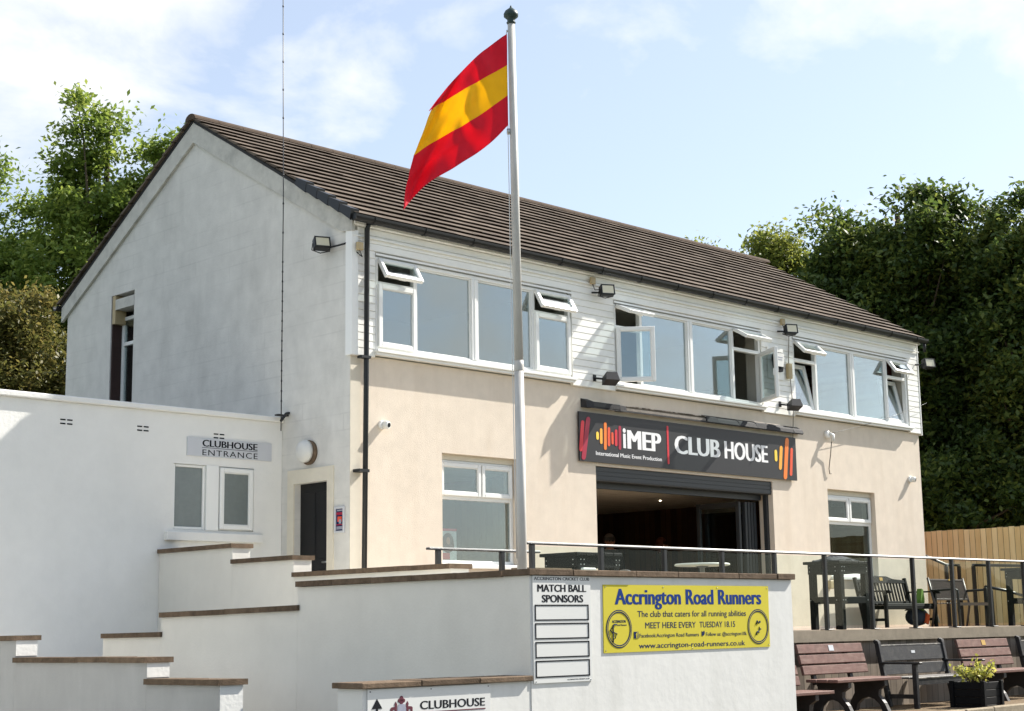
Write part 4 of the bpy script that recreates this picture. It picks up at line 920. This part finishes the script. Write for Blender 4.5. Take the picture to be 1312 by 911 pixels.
stair_rail('sloping black handrail behind the metal bench at the clubhouse corner', [(27.3, 16.6, 1.43), (28.35, 16.35, 1.10), (28.75, 16.3, 1.10)], [(28.35, 16.35, 1.08), (28.75, 16.3, 1.08)])
stair_rail('level black handrail in front of the timber fence near the right edge', [(28.75, 16.0, 1.09), (29.0, 14.6, 1.02), (29.1, 13.3, .98)], [(28.76, 15.98, 1.07), (29.03, 14.35, 1.0)])
stair_rail('low black handrail dropping towards the fence by the right-hand high table', [(27.2, 14.9, .62), (27.8, 14.8, .55), (28.3, 14.4, .35)], [(27.2, 14.9, .6), (28.3, 14.4, .33)])

# ---------------------------------------------------------------- deck furniture
HT = thing('high_table', (20.42, 13.62, DZ), 'black high table with a jacket on top, in front of the right-hand ground window', 'table', 'black high tables on the deck')
o3 = Vector((20.42, 13.62, DZ))
b = MB()
for k in range(5): b.box(20.0+k*.17, 20.165+k*.17, 13.30, 13.96, .868, .91, None, .005)
b.build('tabletop', M['blkwood'], HT)
for x in (20.06, 20.72):
    for y in (13.36, 13.84): b = MB(); b.box(x-.01, x+.09, y-.03, y+.06, DZ+.0045, .80, None, .006); b.build('leg', M['blkwood'], HT)
b = MB()
for y in (13.345, 13.885): b.box(20.03, 20.83, y-.012, y+.012, .72, .867, None, .004); b.box(20.09, 20.77, y-.012, y+.012, .28, .38, None, .004)
for x in (20.045, 20.79): b.box(x-.011, x+.011, 13.359, 13.87, .73, .866, None, .004); b.box(x-.011, x+.011, 13.359, 13.87, .28, .38, None, .004)
b.build('stretcher', M['blkwood'], HT)
b = MB()
for x in (20.08, 20.14, 20.74, 20.80):
    for z in (.76, .82, .33): b.lathe([(.008, 0), (.006, .006)], (x, 13.318, z), (0, -1, 0), 8)
for z in (.76, .82, .33):
    for y in (13.40, 13.86): b.lathe([(.008, 0), (.006, .006)], (20.027, y, z), (-1, 0, 0), 8)
b.build('bolt', M['silverpl'], HT)
clone(HT, (26.55, 13.66, DZ), 0, 'black high table at the right edge of the picture in front of the fence')
clone(HT, (14.70, 13.62, DZ), 0, 'black high table behind the railing, just right of the flagpole')
JK = MB()
bmj = bmesh.new(); bmesh.ops.create_grid(bmj, x_segments=14, y_segments=8, size=.5)
rr = random.Random(3)
for v in bmj.verts:
    u, w = v.co.x, v.co.y; r2 = (u*u+w*w)*3.2
    v.co = Vector((20.38+u*.62+.03*math.sin(7*w), 13.62+w*.42, .913+max(0, .075*(1-r2))+.025*abs(math.sin(9*u+4*w))))
ex = bmesh.ops.extrude_face_region(bmj, geom=bmj.faces[:])
for e in ex['geom']:
    if isinstance(e, bmesh.types.BMVert): e.co.z = .9115
bmesh.ops.recalc_face_normals(bmj, faces=bmj.faces[:]); JK.merge(bmj)
JKO = tag(JK.build('jacket', M['shirt']), 'crumpled dark jacket lying on the high table by the right ground window', 'jacket')

# bench with vertical slats and humped top rail
def slat_bench(label):
    t = thing('slatted_bench', (0, 0, DZ), label, 'bench')
    W2 = .80; L = Vector((0, 0, DZ))
    bx = lambda b, *a, **k: b.box(a[0], a[1], a[2], a[3], a[4]+DZ, a[5]+DZ, k.get('M'), k.get('bev', .006))
    tilt = Matrix.Translation((0, .25, .42+DZ)) @ Matrix.Rotation(math.radians(-12), 4, 'X')
    b = MB()
    for k in range(15):
        x = -W2+.07+k*(2*W2-.14)/14; b.box(x-.019, x+.019, -.012, .012, .06, .40, tilt, .003)
    b.box(-W2, W2, -.018, .018, .0, .06, tilt, .004)
    top = [(-W2, .40), (W2, .40), (W2, .455), (W2*.5, .475), (W2*.25, .525), (-W2*.25, .525), (-W2*.5, .475), (-W2, .455)]
    b.prism([tilt @ Vector((x, -.02, z)) for x, z in top], tilt.to_3x3() @ Vector((0, .04, 0))); b.build('backrest', M['blkwood'], t)
    b = MB()
    for k in range(5): bx(b, -W2, W2, -.27+k*.105, -.18+k*.105, .405, .43)
    b.build('seat', M['blkwood'], t)
    b = MB(); bx(b, -W2, W2, -.28, -.255, .33, .404); b.prism([(x, -.255, z+DZ) for x, z in ((-.12, .33), (.12, .33), (.18, .30), (-.18, .30))], (0, .02, 0)); bx(b, -W2, W2, .22, .245, .33, .404); b.build('seat_frame', M['blkwood'], t)
    for s_ in (-1, 1):
        x = s_*(W2+.03)
        b = MB(); bx(b, x-.03, x+.03, -.30, -.24, .0045, .63); b.build('leg', M['blkwood'], t)
        b = MB(); b.box(x-.03, x+.03, -.03, .03, -.415, .50, tilt, .006); b.build('leg', M['blkwood'], t)
        b = MB(); bx(b, x-.04, x+.04, -.36, .31, .632, .66, bev=.01); b.tube([(x-.035, -.35, .635+DZ), (x+.035, -.35, .635+DZ)], .03, 10); b.build('armrest', M['blkwood'], t)
        b = MB(); bx(b, x-.02, x+.02, -.24, .2, .12, .17); b.build('stretcher', M['blkwood'], t)
    b = MB(); b.box(-.05, .05, -.026, -.0205, .44, .50, tilt); b.build('plaque', M['brass'], t)
    return t
sb = slat_bench('black slatted bench with brass plaque on its humped top rail')
sb.location = (25.30, 15.62, DZ)
t = thing('junction_box', (24.02, YF-.03, .6), 'small tan box low on the cream wall behind the jacket table', 'cable box'); b = MB(); b.box(23.86, 24.0, YF-.09, YF-.001, .60, .74, None, .01); b.build('cover', M['tan'], t)
# metal bench with a fine barred back
MBN = thing('metal_bench', (0, 0, DZ), 'brown-grey metal bench with a leaning barred back beside the fence', 'bench')
tilt = Matrix.Translation((0, .22, .43+DZ)) @ Matrix.Rotation(math.radians(-14), 4, 'X'); hw = .60
b = MB(); bars(b, -hw, hw, .06, .46, .03, -.015, .015, tilt, .004)
for k in range(34): x = -hw+.05+k*(2*hw-.1)/33; b.box(x-.008, x+.008, -.006, .006, .085, .435, tilt)
b.build('backrest', M['brownmetal'], MBN)
b = MB()
for k in range(8): b.box(-hw, hw, -.25+k*.058, -.205+k*.058, .42+DZ, .435+DZ, None, .003)
b.box(-hw, hw, -.28, -.255, .38+DZ, .436+DZ); b.build('seat', M['brownmetal'], MBN)
for s_ in (-1, 1):
    x = s_*(hw+.025)
    b = MB(); b.tube([(x, -.27, DZ+.005), (x, -.26, DZ+.66), (x, -.2, DZ+.68), (x, .30, DZ+.66)], .022, 10); b.build('armrest', M['rail'], MBN)
    b = MB(); b.tube([(x, .30, DZ+.005), (x, .22, DZ+.40), (x, .34, DZ+.90)], .022, 10); b.build('leg', M['brownmetal'], MBN)
    b = MB(); b.tube([(x-s_*.15, -.2, DZ+.005), (x-s_*.15, -.2, DZ+.42)], .018, 8); b.build('leg', M['rail'], MBN)
b = MB(); b.box(-.06+.12, .06+.12, -.022, -.0155, .43, .46, tilt); b.build('plaque', M['brass'], MBN)
MBN.location = (26.70, 15.10, DZ)
# round table and chairs showing over the coping
RT = thing('round_table', (17.30, 13.75, DZ), 'small round white table on the deck in front of the wide opening', 'table')
b = MB(); b.lathe([(.36, 0), (.385, .008), (.385, .022), (.37, .034)], (17.30, 13.75, .80), (0, 0, 1), 36); b.build('tabletop', M['whtplast'], RT)
b = MB(); b.lathe([(.24, 0), (.23, .02), (.04, .05), (.035, .88), (.10, .905)], (17.30, 13.75, DZ+.0045), (0, 0, 1), 20); b.build('pedestal', M['chair'], RT)
def plastic_chair(label):
    t = thing('plastic_chair', (0, 0, DZ), label, 'chair', 'grey plastic chairs round the white table')
    b = MB(); b.box(-.21, .21, -.2, .2, DZ+.43, DZ+.455, None, .01); b.build('seat', M['chair'], t)
    b = MB(); pts = []
    for k in range(11): a = math.pi*k/10; pts.append((.2*math.cos(a), .70+.17*math.sin(a)**.6))
    Mx = Matrix.Translation((0, .2, DZ)) @ Matrix.Rotation(math.radians(-8), 4, 'X')
    b.prism([Mx @ Vector((x, 0, z)) for x, z in [(.18, .47)]+pts+[(-.18, .47)]], (0, .02, 0)); b.build('backrest', M['chair'], t)
    for sx in (-1, 1):
        for sy in (-1, 1): b = MB(); b.tube([(sx*.19, sy*.18, DZ+.43), (sx*.22, sy*.22, DZ+.0045)], .014, 8); b.build('leg', M['steel'], t)
    return t
pc = plastic_chair('grey plastic chair left of the white round table, seen from behind'); pc.location = (16.45, 14.1, DZ); pc.rotation_euler = (0, 0, 1.4)
clone(pc, (16.85, 14.35, DZ), .5, 'grey plastic chair behind the left side of the white round table')
clone(pc, (17.15, 14.42, DZ), -.1, 'grey plastic chair directly behind the white round table')
clone(pc, (17.62, 14.35, DZ), -.5, 'grey plastic chair behind the right side of the white round table')
ST = thing('stub_wall', (13.7, 13.35, DZ), 'low white stub wall with brown coping behind the railing right of the flagpole', 'garden wall')
b = MB(); b.box(13.30, 14.12, 13.24, 13.42, DZ, .645); b.build('wall', M['white'], ST); b = MB(); b.box(13.27, 14.09, 13.21, 13.45, .646, .70, None, .006); b.build('coping', M['coping'], ST)
b = MB(); b.box(14.32, 14.56, 13.24, 13.29, DZ+.005, .715, None, .01); tag(b.build('menu_board', M['signwht']), 'small white panel under the high table right of the flagpole', 'panel')
# bag between the benches
BG = thing('sports_bag', (25.15, 15.2, DZ), 'dark sports bag with green and orange trim between the deck benches', 'bag')
b = MB(); b.lathe([(.05, -.3), (.15, -.27), (.17, 0), (.15, .27), (.05, .3)], (25.15, 15.2, DZ+.19), (1, .3, 0), 16); b.build('body', M['navybag'], BG)
b = MB(); b.prism([(25.02+px_, 15.02, DZ+pz_) for px_, pz_ in ((0, .33), (.09, .30), (.13, .50), (.10, .68), (.05, .70), (0, .50))], (0, .1, 0)); b.build('cover', M['limebag'], BG)
b = MB(); b.box(25.14, 25.24, 14.995, 15.03, DZ+.06, DZ+.24, Matrix.Translation((25.19, 15, DZ+.15)) @ Matrix.Rotation(.35, 4, 'Y') @ Matrix.Translation((-25.19, -15, -DZ-.15))); b.build('trim', M['orangebag'], BG)
b = MB(); b.tube([(25.32, 14.98, DZ+.35), (25.45, 14.96, DZ+.22), (25.52, 14.96, DZ+.08)], .015, 8); b.build('handle', M['signwht'], BG)

BG.location += Vector((.78, .42, 0))
# ---------------------------------------------------------------- lower benches
LGZ = -1.235
def plank_bench(label):
    """recycled-plank bench: three back planks, plank seat, dark shaped end frames with a round cut-out"""
    t = thing('plank_bench', (0, 0, LGZ), label, 'bench', 'red-brown plank benches below the deck')
    hw = .80
    tilt = Matrix.Translation((0, .22, LGZ+.45)) @ Matrix.Rotation(math.radians(-14), 4, 'X')
    b = MB()
    for k in range(3): b.box(-hw+R_.uniform(-.01, .01), hw+R_.uniform(-.01, .01), -.022, .022, .08+k*.148, .205+k*.148, tilt, .006)
    b.build('backrest', M['slatred'], t)
    b = MB()
    for k in range(3): b.box(-hw, hw, -.32+k*.175, -.155+k*.175, LGZ+.43, LGZ+.472, None, .006)
    b.build('seat', M['slatred'], t)
    for x in (-.52, .38):
        b = MB(); t_ = .075; c = []
        # outline of the end frame, front foot to back foot, waisted round two round cut-outs
        out = [(-.34, 0), (-.24, 0), (-.20, .10), (-.12, .17), (-.02, .20), (.08, .17), (.16, .10), (.19, 0), (.30, 0), (.27, .14), (.20, .25), (.20, .36), (.24, .428), (-.30, .428), (-.30, .36), (-.20, .30), (-.19, .22), (-.28, .12)]
        b.prism([(x, y, LGZ+z) for y, z in out], (t_, 0, 0)); b.build('leg', M['dkplas'], t)
        b = MB(); b.box(x+.0, x+t_, .024, .075, -.05, .50, tilt, .005); b.build('back_post', M['dkplas'], t)
    b = MB(); b.box(-.06, .06, -.028, -.0225, .40, .48, tilt); b.build('plaque', M['silverpl'], t)
    return t
pb = plank_bench('red-brown plank bench with silver plaque, just right of the white wall end')
pb.location = (19.02, 12.56, LGZ)
pb2 = clone(pb, (23.30, 12.56, LGZ), 0, 'red-brown plank bench with gold plaque behind the planter')
for k in kids(pb2):
    if k.name.startswith('plaque'):
        k.data = k.data.copy(); k.data.materials[0] = M['brass']
pb3 = clone(pb, (17.25, 12.50, LGZ-.13), 0, 'red-brown plank bench cut off by the end of the white wall')
pb4 = clone(pb, (14.9, 12.5, LGZ), 0, 'red-brown plank bench hidden behind the white wall')
def _rm(o):
    for k in kids(o): _rm(k)
    bpy.data.objects.remove(o)
_rm(pb4)
def black_bench(label):
    t = thing('painted_bench', (0, 0, LGZ), label, 'bench', 'old black timber benches below the deck')
    hw = .86
    tilt = Matrix.Translation((0, .22, LGZ+.43)) @ Matrix.Rotation(math.radians(-10), 4, 'X')
    b = MB()
    b.box(-hw, hw, -.014, .014, .24, .455, tilt, .004); b.box(-hw, hw, -.013, .013, .04, .20, tilt, .004); b.build('backrest', M['blkold'], t)
    b = MB(); b.box(-hw, hw, -.018, .018, .456, .475, tilt, .003); b.build('top_rail', M['worn'], t)
    b = MB()
    for k in range(4): b.box(-hw, hw, -.30+k*.135, -.175+k*.135, LGZ+.415, LGZ+.44, None, .004)
    b.build('seat', M['worn'], t)
    b = MB(); b.box(-hw, hw, -.29, -.265, LGZ+.33, LGZ+.414); b.build('seat_frame', M['blkold'], t)
    for s_ in (-1, 1):
        x = s_*(hw+.035)
        b = MB(); b.box(x-.034, x+.034, -.035, .035, -.42, .50, tilt, .006); b.prism([tilt @ Vector((x-.034, a, z)) for a, z in ((-.035, .5005), (.035, .5005), (.05, .54), (.02, .56), (-.03, .53))], (.068, 0, 0)); b.build('leg', M['blkold'], t)
        b = MB(); b.box(x-.034, x+.034, -.33, -.26, LGZ+.0, LGZ+.625, None, .006); b.build('leg', M['blkold'], t)
        b = MB(); b.box(x-.045, x+.045, -.40, .27, LGZ+.626, LGZ+.658, None, .01); b.build('armrest', M['blkold'], t)
        b = MB(); b.box(x-.02, x+.02, -.26, .20, LGZ+.14, LGZ+.20); b.build('stretcher', M['blkold'], t)
    b = MB(); b.box(-.05, .05, -.019, -.0145, .34, .38, tilt); b.build('plaque', M['silverpl'], t)
    return t
bb = black_bench('old black timber bench with peeling seat paint, between two red-brown benches'); bb.location = (21.12, 12.56, LGZ)
clone(bb, (25.35, 12.56, LGZ), 0, 'old black timber bench just entering at the right edge of the picture')

# planter
PL = thing('planter', (21.2, 11.75, LGZ), 'square black timber planter holding a yellow-green shrub below the benches', 'planter')
px, py, pw, pz0, pz1 = 21.09, 11.80, .25, LGZ-.06, -.87
b = MB()
for k in range(4):
    z0 = pz0+(pz1-pz0)*k/4; z1 = pz0+(pz1-pz0)*(k+1)/4-.006
    b.box(px-pw, px+pw, py-pw, py-pw+.03, z0, z1, None, .004); b.box(px-pw, px+pw, py+pw-.03, py+pw, z0, z1, None, .004)
    b.box(px-pw, px-pw+.03, py-pw+.031, py+pw-.031, z0, z1, None, .004); b.box(px+pw-.03, px+pw, py-pw+.031, py+pw-.031, z0, z1, None, .004)
b.build('box', M['blkwood'], PL)
for sx in (-1, 1):
    for sy in (-1, 1): b = MB(); b.box(px+sx*pw-.03, px+sx*pw+.03, py+sy*pw-.03, py+sy*pw+.03, pz0-.002, pz1+.012, None, .004); b.build('corner_post', M['blkwood'], PL)
b = MB(); b.box(px-pw+.03, px+pw-.03, py-pw+.03, py+pw-.03, pz0, pz1-.05); b.build('soil', M['gravel'], PL)

# ---------------------------------------------------------------- fence
FE = thing('timber_fence', (29.4, 18, DZ), 'new pale timber board fence behind the deck at the right', 'fence')
b = MB(); y = 11.0
while y < 27:
    w = .12; b.box(29.38, 29.40+R_.uniform(-.003, .003), y, y+w, DZ-.1, 1.846+R_.uniform(-.008, .008), None, .003); y += .125
b.build('boards', M['fence'], FE)
b = MB()
for z in (.2, 1.0, 1.6): b.box(29.41, 29.46, 11, 27, z, z+.09)
b.build('rail', M['fence'], FE)
for y in range(11, 28, 2): b = MB(); b.box(29.462, 29.56, y, y+.1, GZ, 1.80); b.build('post', M['fence'], FE)

# ---------------------------------------------------------------- people standing in the bar
def person(label, base, h, rz, hairm, shirtm, long_hair):
    t = thing('person', base, label, 'person', None)
    k = h/1.72; V = []; Rr = []; E_ = []
    def v(x, y, z, r):
        V.append(Vector((x*k, y*k, z*k))); Rr.append(r*k); return len(V)-1
    pel = v(0, 0, .95, .15); wst = v(0, 0, 1.10, .125); ch = v(0, .0, 1.30, .15); sh = v(0, 0, 1.42, .10); nk = v(0, 0, 1.50, .055); hd0 = v(0, -.01, 1.57, .075); hd1 = v(0, -.01, 1.64, .085)
    E_ += [(pel, wst), (wst, ch), (ch, sh), (sh, nk), (nk, hd0), (hd0, hd1)]
    for s_ in (-1, 1):
        hp = v(s_*.10, 0, .88, .10); kn = v(s_*.11, -.02, .50, .065); an = v(s_*.11, .02, .09, .045); ft = v(s_*.12, -.14, .04, .04); E_ += [(pel, hp), (hp, kn), (kn, an), (an, ft)]
        sp = v(s_*.19, 0, 1.40, .065); el = v(s_*.25, .03, 1.12, .048); wr = v(s_*.22, -.18, .98, .034); pm = v(s_*.20, -.26, .98, .036); E_ += [(sh, sp), (sp, el), (el, wr), (wr, pm)]
        for q in range(4): a = v(s_*(.215-q*.018), -.33, .985-.01*q, .010); c = v(s_*(.21-q*.018), -.365, .955, .008); E_ += [(pm, a), (a, c)]
        th = v(s_*.165, -.28, .99, .011); E_ += [(pm, th)]
    me = bpy.data.meshes.new('body'); me.from_pydata(V, E_, [])
    o = bpy.data.objects.new('tmp', me); COL.objects.link(o)
    o.modifiers.new('s', 'SKIN'); o.modifiers.new('u', 'SUBSURF').levels = 2
    for i, r in enumerate(Rr): me.skin_vertices[0].data[i].radius = (r, r*(.72 if i < 4 else 1))
    me.skin_vertices[0].data[pel].use_root = True
    dg = bpy.context.evaluated_depsgraph_get(); dg.update(); bme = bpy.data.meshes.new_from_object(o.evaluated_get(dg)); bpy.data.objects.remove(o)
    for m in (M['skin'], shirtm, M['trous']): bme.materials.append(m)
    for p in bme.polygons:
        p.use_smooth = True; c = p.center/k
        p.material_index = 2 if c.z < .96 and abs(c.y) < .16 and not (c.y < -.15 and c.z > .5) else (1 if c.z < 1.47 and not (c.y < -.12 and c.z < 1.05) else 0)
    bo = bpy.data.objects.new('body', bme); COL.objects.link(bo); bo.parent = t
    b = MB(); hx = Vector(base)
    bmh = bmesh.new(); bmesh.ops.create_uvsphere(bmh, u_segments=20, v_segments=14, radius=.108*k)
    for vv in list(bmh.verts):
        if vv.co.y < -.035*k and vv.co.z < .045*k: bmh.verts.remove(vv)
    for vv in bmh.verts:
        vv.co.z *= 1.12; 
        if long_hair and vv.co.z < 0: vv.co.z *= 2.2
        vv.co += Vector((0, .012, 1.645*k))+hx
    b.merge(bmh); b.build('hair', hairm, t, True)
    for s_ in (-1, 1): b = MB(); b.lathe([(.012*k, 0), (.008*k, .01)], hx+Vector((s_*.032*k, -.088*k, 1.625*k)), (0, -1, 0), 10); b.build('eye', M['ink'], t)
    b = MB(); b.lathe([(.02*k, 0), (.012*k, .03), (.004, .036)], hx+Vector((0, -.082*k, 1.60*k)), (0, -1, .15), 10)
    b.build('nose', M['skin'], t, True)
    for s_ in (-1, 1): b = MB(); b.lathe([(.025*k, -.01), (.028*k, .01)], hx+Vector((s_*.083*k, 0, 1.61*k)), (s_, 0, 0), 10); b.build('ear', M['skin'], t, True)
    t.rotation_euler = (0, 0, rz); return t
person('person with short hair and dark top standing inside the bar opening at left', (22.15, 19.79, DZ-.02), 1.80, -.5, M['hairg'], M['shirt'], False)
person('person with auburn hair standing inside the bar near the middle of the opening', (22.86, 19.11, DZ-.02), 1.72, .7, M['hair'], M['shirt2'], True)

# ---------------------------------------------------------------- trees and shrubs
def leaf_mesh(name, centres, sizes, mt, parent, seed, up=.35):
    rng = np.random.default_rng(seed); n = len(centres)
    C = np.asarray(centres, float)-np.array(root_loc(parent)); s_ = np.asarray(sizes)[:, None]
    a = rng.normal(size=(n, 3)); a /= np.linalg.norm(a, axis=1)[:, None]
    nrm = rng.normal(size=(n, 3)); nrm[:, 2] = np.abs(nrm[:, 2])+up; nrm /= np.linalg.norm(nrm, axis=1)[:, None]
    a -= nrm*(a*nrm).sum(1)[:, None]; a /= np.linalg.norm(a, axis=1)[:, None]; b = np.cross(nrm, a)
    co = np.stack([C-a*s_, C-b*s_*.48+nrm*s_*.12, C+a*s_, C+b*s_*.48+nrm*s_*.12], 1).reshape(-1, 3)
    me = bpy.data.meshes.new(name); me.vertices.add(4*n); me.vertices.foreach_set('co', co.ravel())
    me.loops.add(4*n); me.loops.foreach_set('vertex_index', np.arange(4*n, dtype=np.int32))
    me.polygons.add(n); me.polygons.foreach_set('loop_start', np.arange(0, 4*n, 4, dtype=np.int32)); me.polygons.foreach_set('loop_total', np.full(n, 4, dtype=np.int32))
    me.update(calc_edges=True); me.validate(); me.materials.append(mt)
    o = bpy.data.objects.new(name, me); COL.objects.link(o); o.parent = parent
    return o
def tree(name, label, base, ells, nclump, nleaf, lsize, mt, seed, trunk_r=.28, csize=.55, cat='tree', group=None, shell=.55, lean=0):
    """ells: (centre, radii) lobes; leaf clumps fill the lobes with a bias outward, limbs run to a share of them"""
    rng = np.random.default_rng(seed); base = np.array(base, float)
    t = thing(name, tuple(base), label, cat, group)
    vol = np.array([e[1][0]*e[1][1]*e[1][2] for e in ells])**.8; vol /= vol.sum()
    cl = []
    while len(cl) < nclump:
        c, r = ells[rng.choice(len(ells), p=vol)]; d = rng.normal(size=3); d /= np.linalg.norm(d)
        rad = (shell+(1-shell)*rng.random()) if rng.random() < .75 else rng.random()**.5
        p = np.array(c)+d*np.array(r)*rad*(1+.14*rng.normal())
        if p[2] > base[2]+.3: cl.append(p)
    cl = np.array(cl)
    k = rng.integers(int(nleaf*.5), int(nleaf*1.5), size=nclump); idx = np.repeat(np.arange(nclump), k)
    cs = csize*rng.uniform(.6, 1.35, size=nclump)
    off = rng.normal(size=(len(idx), 3))*np.array([.5, .5, .36])*cs[idx][:, None]
    pts = cl[idx]+off
    leaf_mesh('crown', pts, lsize*rng.uniform(.6, 1.3, size=len(pts)), mt, t, seed+1)
    top = max(c[2]+r[2]*.6 for c, r in ells); cx = np.mean([c[0] for c, r in ells]); cy = np.mean([c[1] for c, r in ells])
    b = MB(); H = top-base[2]
    axis = lambda f: np.array([base[0]+(cx-base[0])*f+.12*math.sin(5*f+seed), base[1]+(cy-base[1])*f+.12*math.cos(4*f+seed), base[2]+H*f])
    b.tube([axis(f) for f in np.linspace(0, 1, 9)], [trunk_r*(1-.85*f)+.015 for f in np.linspace(0, 1, 9)], 8)
    order = rng.permutation(nclump)[:min(70, nclump)]
    for i in order:
        q = cl[i]; f = np.clip((q[2]-base[2])/H-.18-.15*rng.random(), .12, .92); a = axis(f)
        mid = (a+q)/2+rng.normal(size=3)*.15+np.array([0, 0, -.1]); L = np.linalg.norm(q-a)
        b.tube([a, (a*.65+mid*.35)+rng.normal(size=3)*.05, mid, q], [.02+.022*L, .016+.014*L, .012+.008*L, .008], 5)
    b.build('trunk', M['bark'], t)
    return t
tree('sycamore_tree', 'tall dark sycamore rising behind the right end of the roof', (39.6, 24.2, -1.0),
     [((39.3, 23.6, 7.2), (2.6, 2.4, 4.6)), ((38.0, 24.4, 8.0), (1.6, 1.6, 2.4)), ((40.2, 22.4, 6.0), (2.4, 2.4, 4.2)), ((39.4, 24.6, 4.6), (2.6, 2.2, 3.6)), ((39.2, 23.2, 10.9), (1.7, 1.7, 1.3)), ((39.4, 22.2, 10.4), (1.6, 1.6, 1.5)), ((38.4, 24.2, 9.6), (1.4, 1.4, 1.7))], 520, 360, .10, M['leafR'], 11, .4, .62, group='trees behind the fence')
tree('sycamore_tree', 'dark sycamore at the right edge behind the fence', (41.2, 20.4, -1.0),
     [((40.2, 20.2, 7.6), (2.1, 2.1, 3.6)), ((40.2, 20.6, 4.0), (2.8, 2.6, 3.6)), ((41.6, 18.4, 6.2), (2.2, 2.2, 3.9)), ((39.4, 20.2, 9.6), (1.4, 1.4, 1.2))], 480, 360, .10, M['leafR2'], 23, .38, .62, group='trees behind the fence')
tree('sycamore_tree', 'sunlit paler tree just showing over the roof slope, left of the tall dark sycamore', (39.5, 29.0, -1.0),
     [((38.7, 27.6, 9.7), (1.1, 1.1, 2.3)), ((38.6, 29.4, 9.4), (1.3, 1.1, 2.0)), ((38.2, 27.4, 10.4), (.7, .7, 1.5)), ((38.6, 27.4, 8.6), (1.4, 1.2, 2.4)), ((39.3, 26.6, 7.6), (1.6, 1.4, 2.4))], 210, 330, .08, M['leafRL'], 31, .26, .5, group='trees behind the fence')
tree('shrub', 'dense dark bush filling in behind the fence beneath the sycamores', (38.2, 22.6, -1.0),
     [((38.2, 23.6, 1.8), (2.4, 1.8, 2.6)), ((38.2, 21.4, 1.8), (2.4, 1.8, 2.8)), ((38.6, 19.4, 1.6), (2.2, 1.8, 2.6)), ((37.6, 24.6, 2.4), (1.8, 1.6, 2.6)), ((38.6, 17.6, 1.6), (2.2, 1.8, 2.8))], 300, 330, .09, M['leafR'], 41, .12, .6, 'shrub')
tree('ash_tree', 'tall airy green ash tree behind the left gable slope', (20.6, 35.4, -1.0),
     [((19.35, 34.8, 12.5), (.8, .8, 1.4)), ((19.5, 34.9, 10.6), (1.5, 1.4, 1.3)), ((21.0, 33.5, 11.8), (.9, .8, .9)), ((20.3, 34.1, 10.9), (.9, .8, .8)), ((20.9, 34.2, 9.6), (1.3, 1.2, 1.6)), ((19.1, 35.4, 8.2), (2.0, 1.8, 2.0)), ((20.9, 34.6, 7.2), (1.8, 1.6, 1.6)), ((18.0, 36.2, 6.6), (1.6, 1.6, 1.4))], 260, 200, .085, M['leafL'], 53, .24, .46)
tree('ash_tree', 'green leafy tree at the left edge of the picture', (18.0, 38.6, -1.0),
     [((18.0, 38.3, 10.2), (1.4, 1.4, 2.2)), ((18.6, 37.8, 8.2), (1.7, 1.5, 1.8)), ((17.6, 38.4, 11.6), (1.0, 1.0, 1.0)), ((16.6, 39.2, 9.6), (1.6, 1.6, 2.6)), ((19.6, 36.9, 9.4), (1.5, 1.4, 1.8)), ((17.4, 38.0, 6.6), (1.8, 1.6, 1.6))], 220, 260, .08, M['leafL'], 61, .22, .5)
tree('shrub', 'olive-brown bush over the annex parapet at the left', (17.0, 33.0, -1.0),
     [((16.6, 33.2, 5.4), (1.5, 1.4, 2.9)), ((17.8, 32.6, 5.0), (1.3, 1.2, 2.6)), ((15.8, 33.8, 5.6), (1.4, 1.3, 2.8)), ((17.4, 33.6, 3.6), (2.0, 1.6, 2.4))], 330, 260, .065, M['leafB'], 71, .12, .46, 'shrub')
rng = np.random.default_rng(5)
SP = thing('leafy_shrub', (px, py, pz1-.05), 'small yellow-green leafy shrub growing in the black planter', 'plant')
pts = []
b = MB()
for k in range(26):
    a = rng.uniform(0, 2*math.pi); r = rng.uniform(.05, .30); tip = Vector((px+r*math.cos(a), py+r*math.sin(a), pz1+rng.uniform(.08, .26)+(.12 if k == 3 else 0)))
    base = Vector((px+.3*r*math.cos(a), py+.3*r*math.sin(a), pz1-.06)); b.tube([base, (base+tip)/2+Vector((0, 0, .03)), tip], [.007, .006, .004], 5)
    for q in range(22):
        f = rng.uniform(.45, 1.05); c = base.lerp(tip, f); pts.append((c.x+rng.normal()*.035, c.y+rng.normal()*.035, c.z+rng.normal()*.03))
b.build('stem', M['bark'], SP)
leaf_mesh('foliage', pts, .032*rng.uniform(.7, 1.3, size=len(pts)), M['leafP'], SP, 9)

# far belt of trees across the field behind the viewpoint (seen in the glass)
rw = random.Random(12); b = MB()
for k in range(150):
    a = math.radians(-200+k*1.55); r = rw.uniform(85, 120); c = Vector((10+r*math.cos(a), 5+r*math.sin(a), GZ)); h = rw.uniform(3.2, 5.6)
    bmx = bmesh.new(); bmesh.ops.create_icosphere(bmx, subdivisions=3, radius=1)
    for v in bmx.verts:
        n_ = 1+.16*math.sin(5*v.co.x+k)+.12*math.sin(9*v.co.y+2*k)+.1*math.sin(13*v.co.z+k)
        v.co = Vector((v.co.x*h*.5*n_, v.co.y*h*.5*n_, h*.5+v.co.z*h*.52*n_))+c
    b.merge(bmx)
o = b.build('far_wood', mat('far_wood_green', lin(62, 76, 44), .9, .4, .6, 1.0, 1.2, spec=.1)); o['kind'] = 'stuff'
o['label'] = 'far belt of trees across the field, behind the viewpoint'; o['category'] = 'wood'
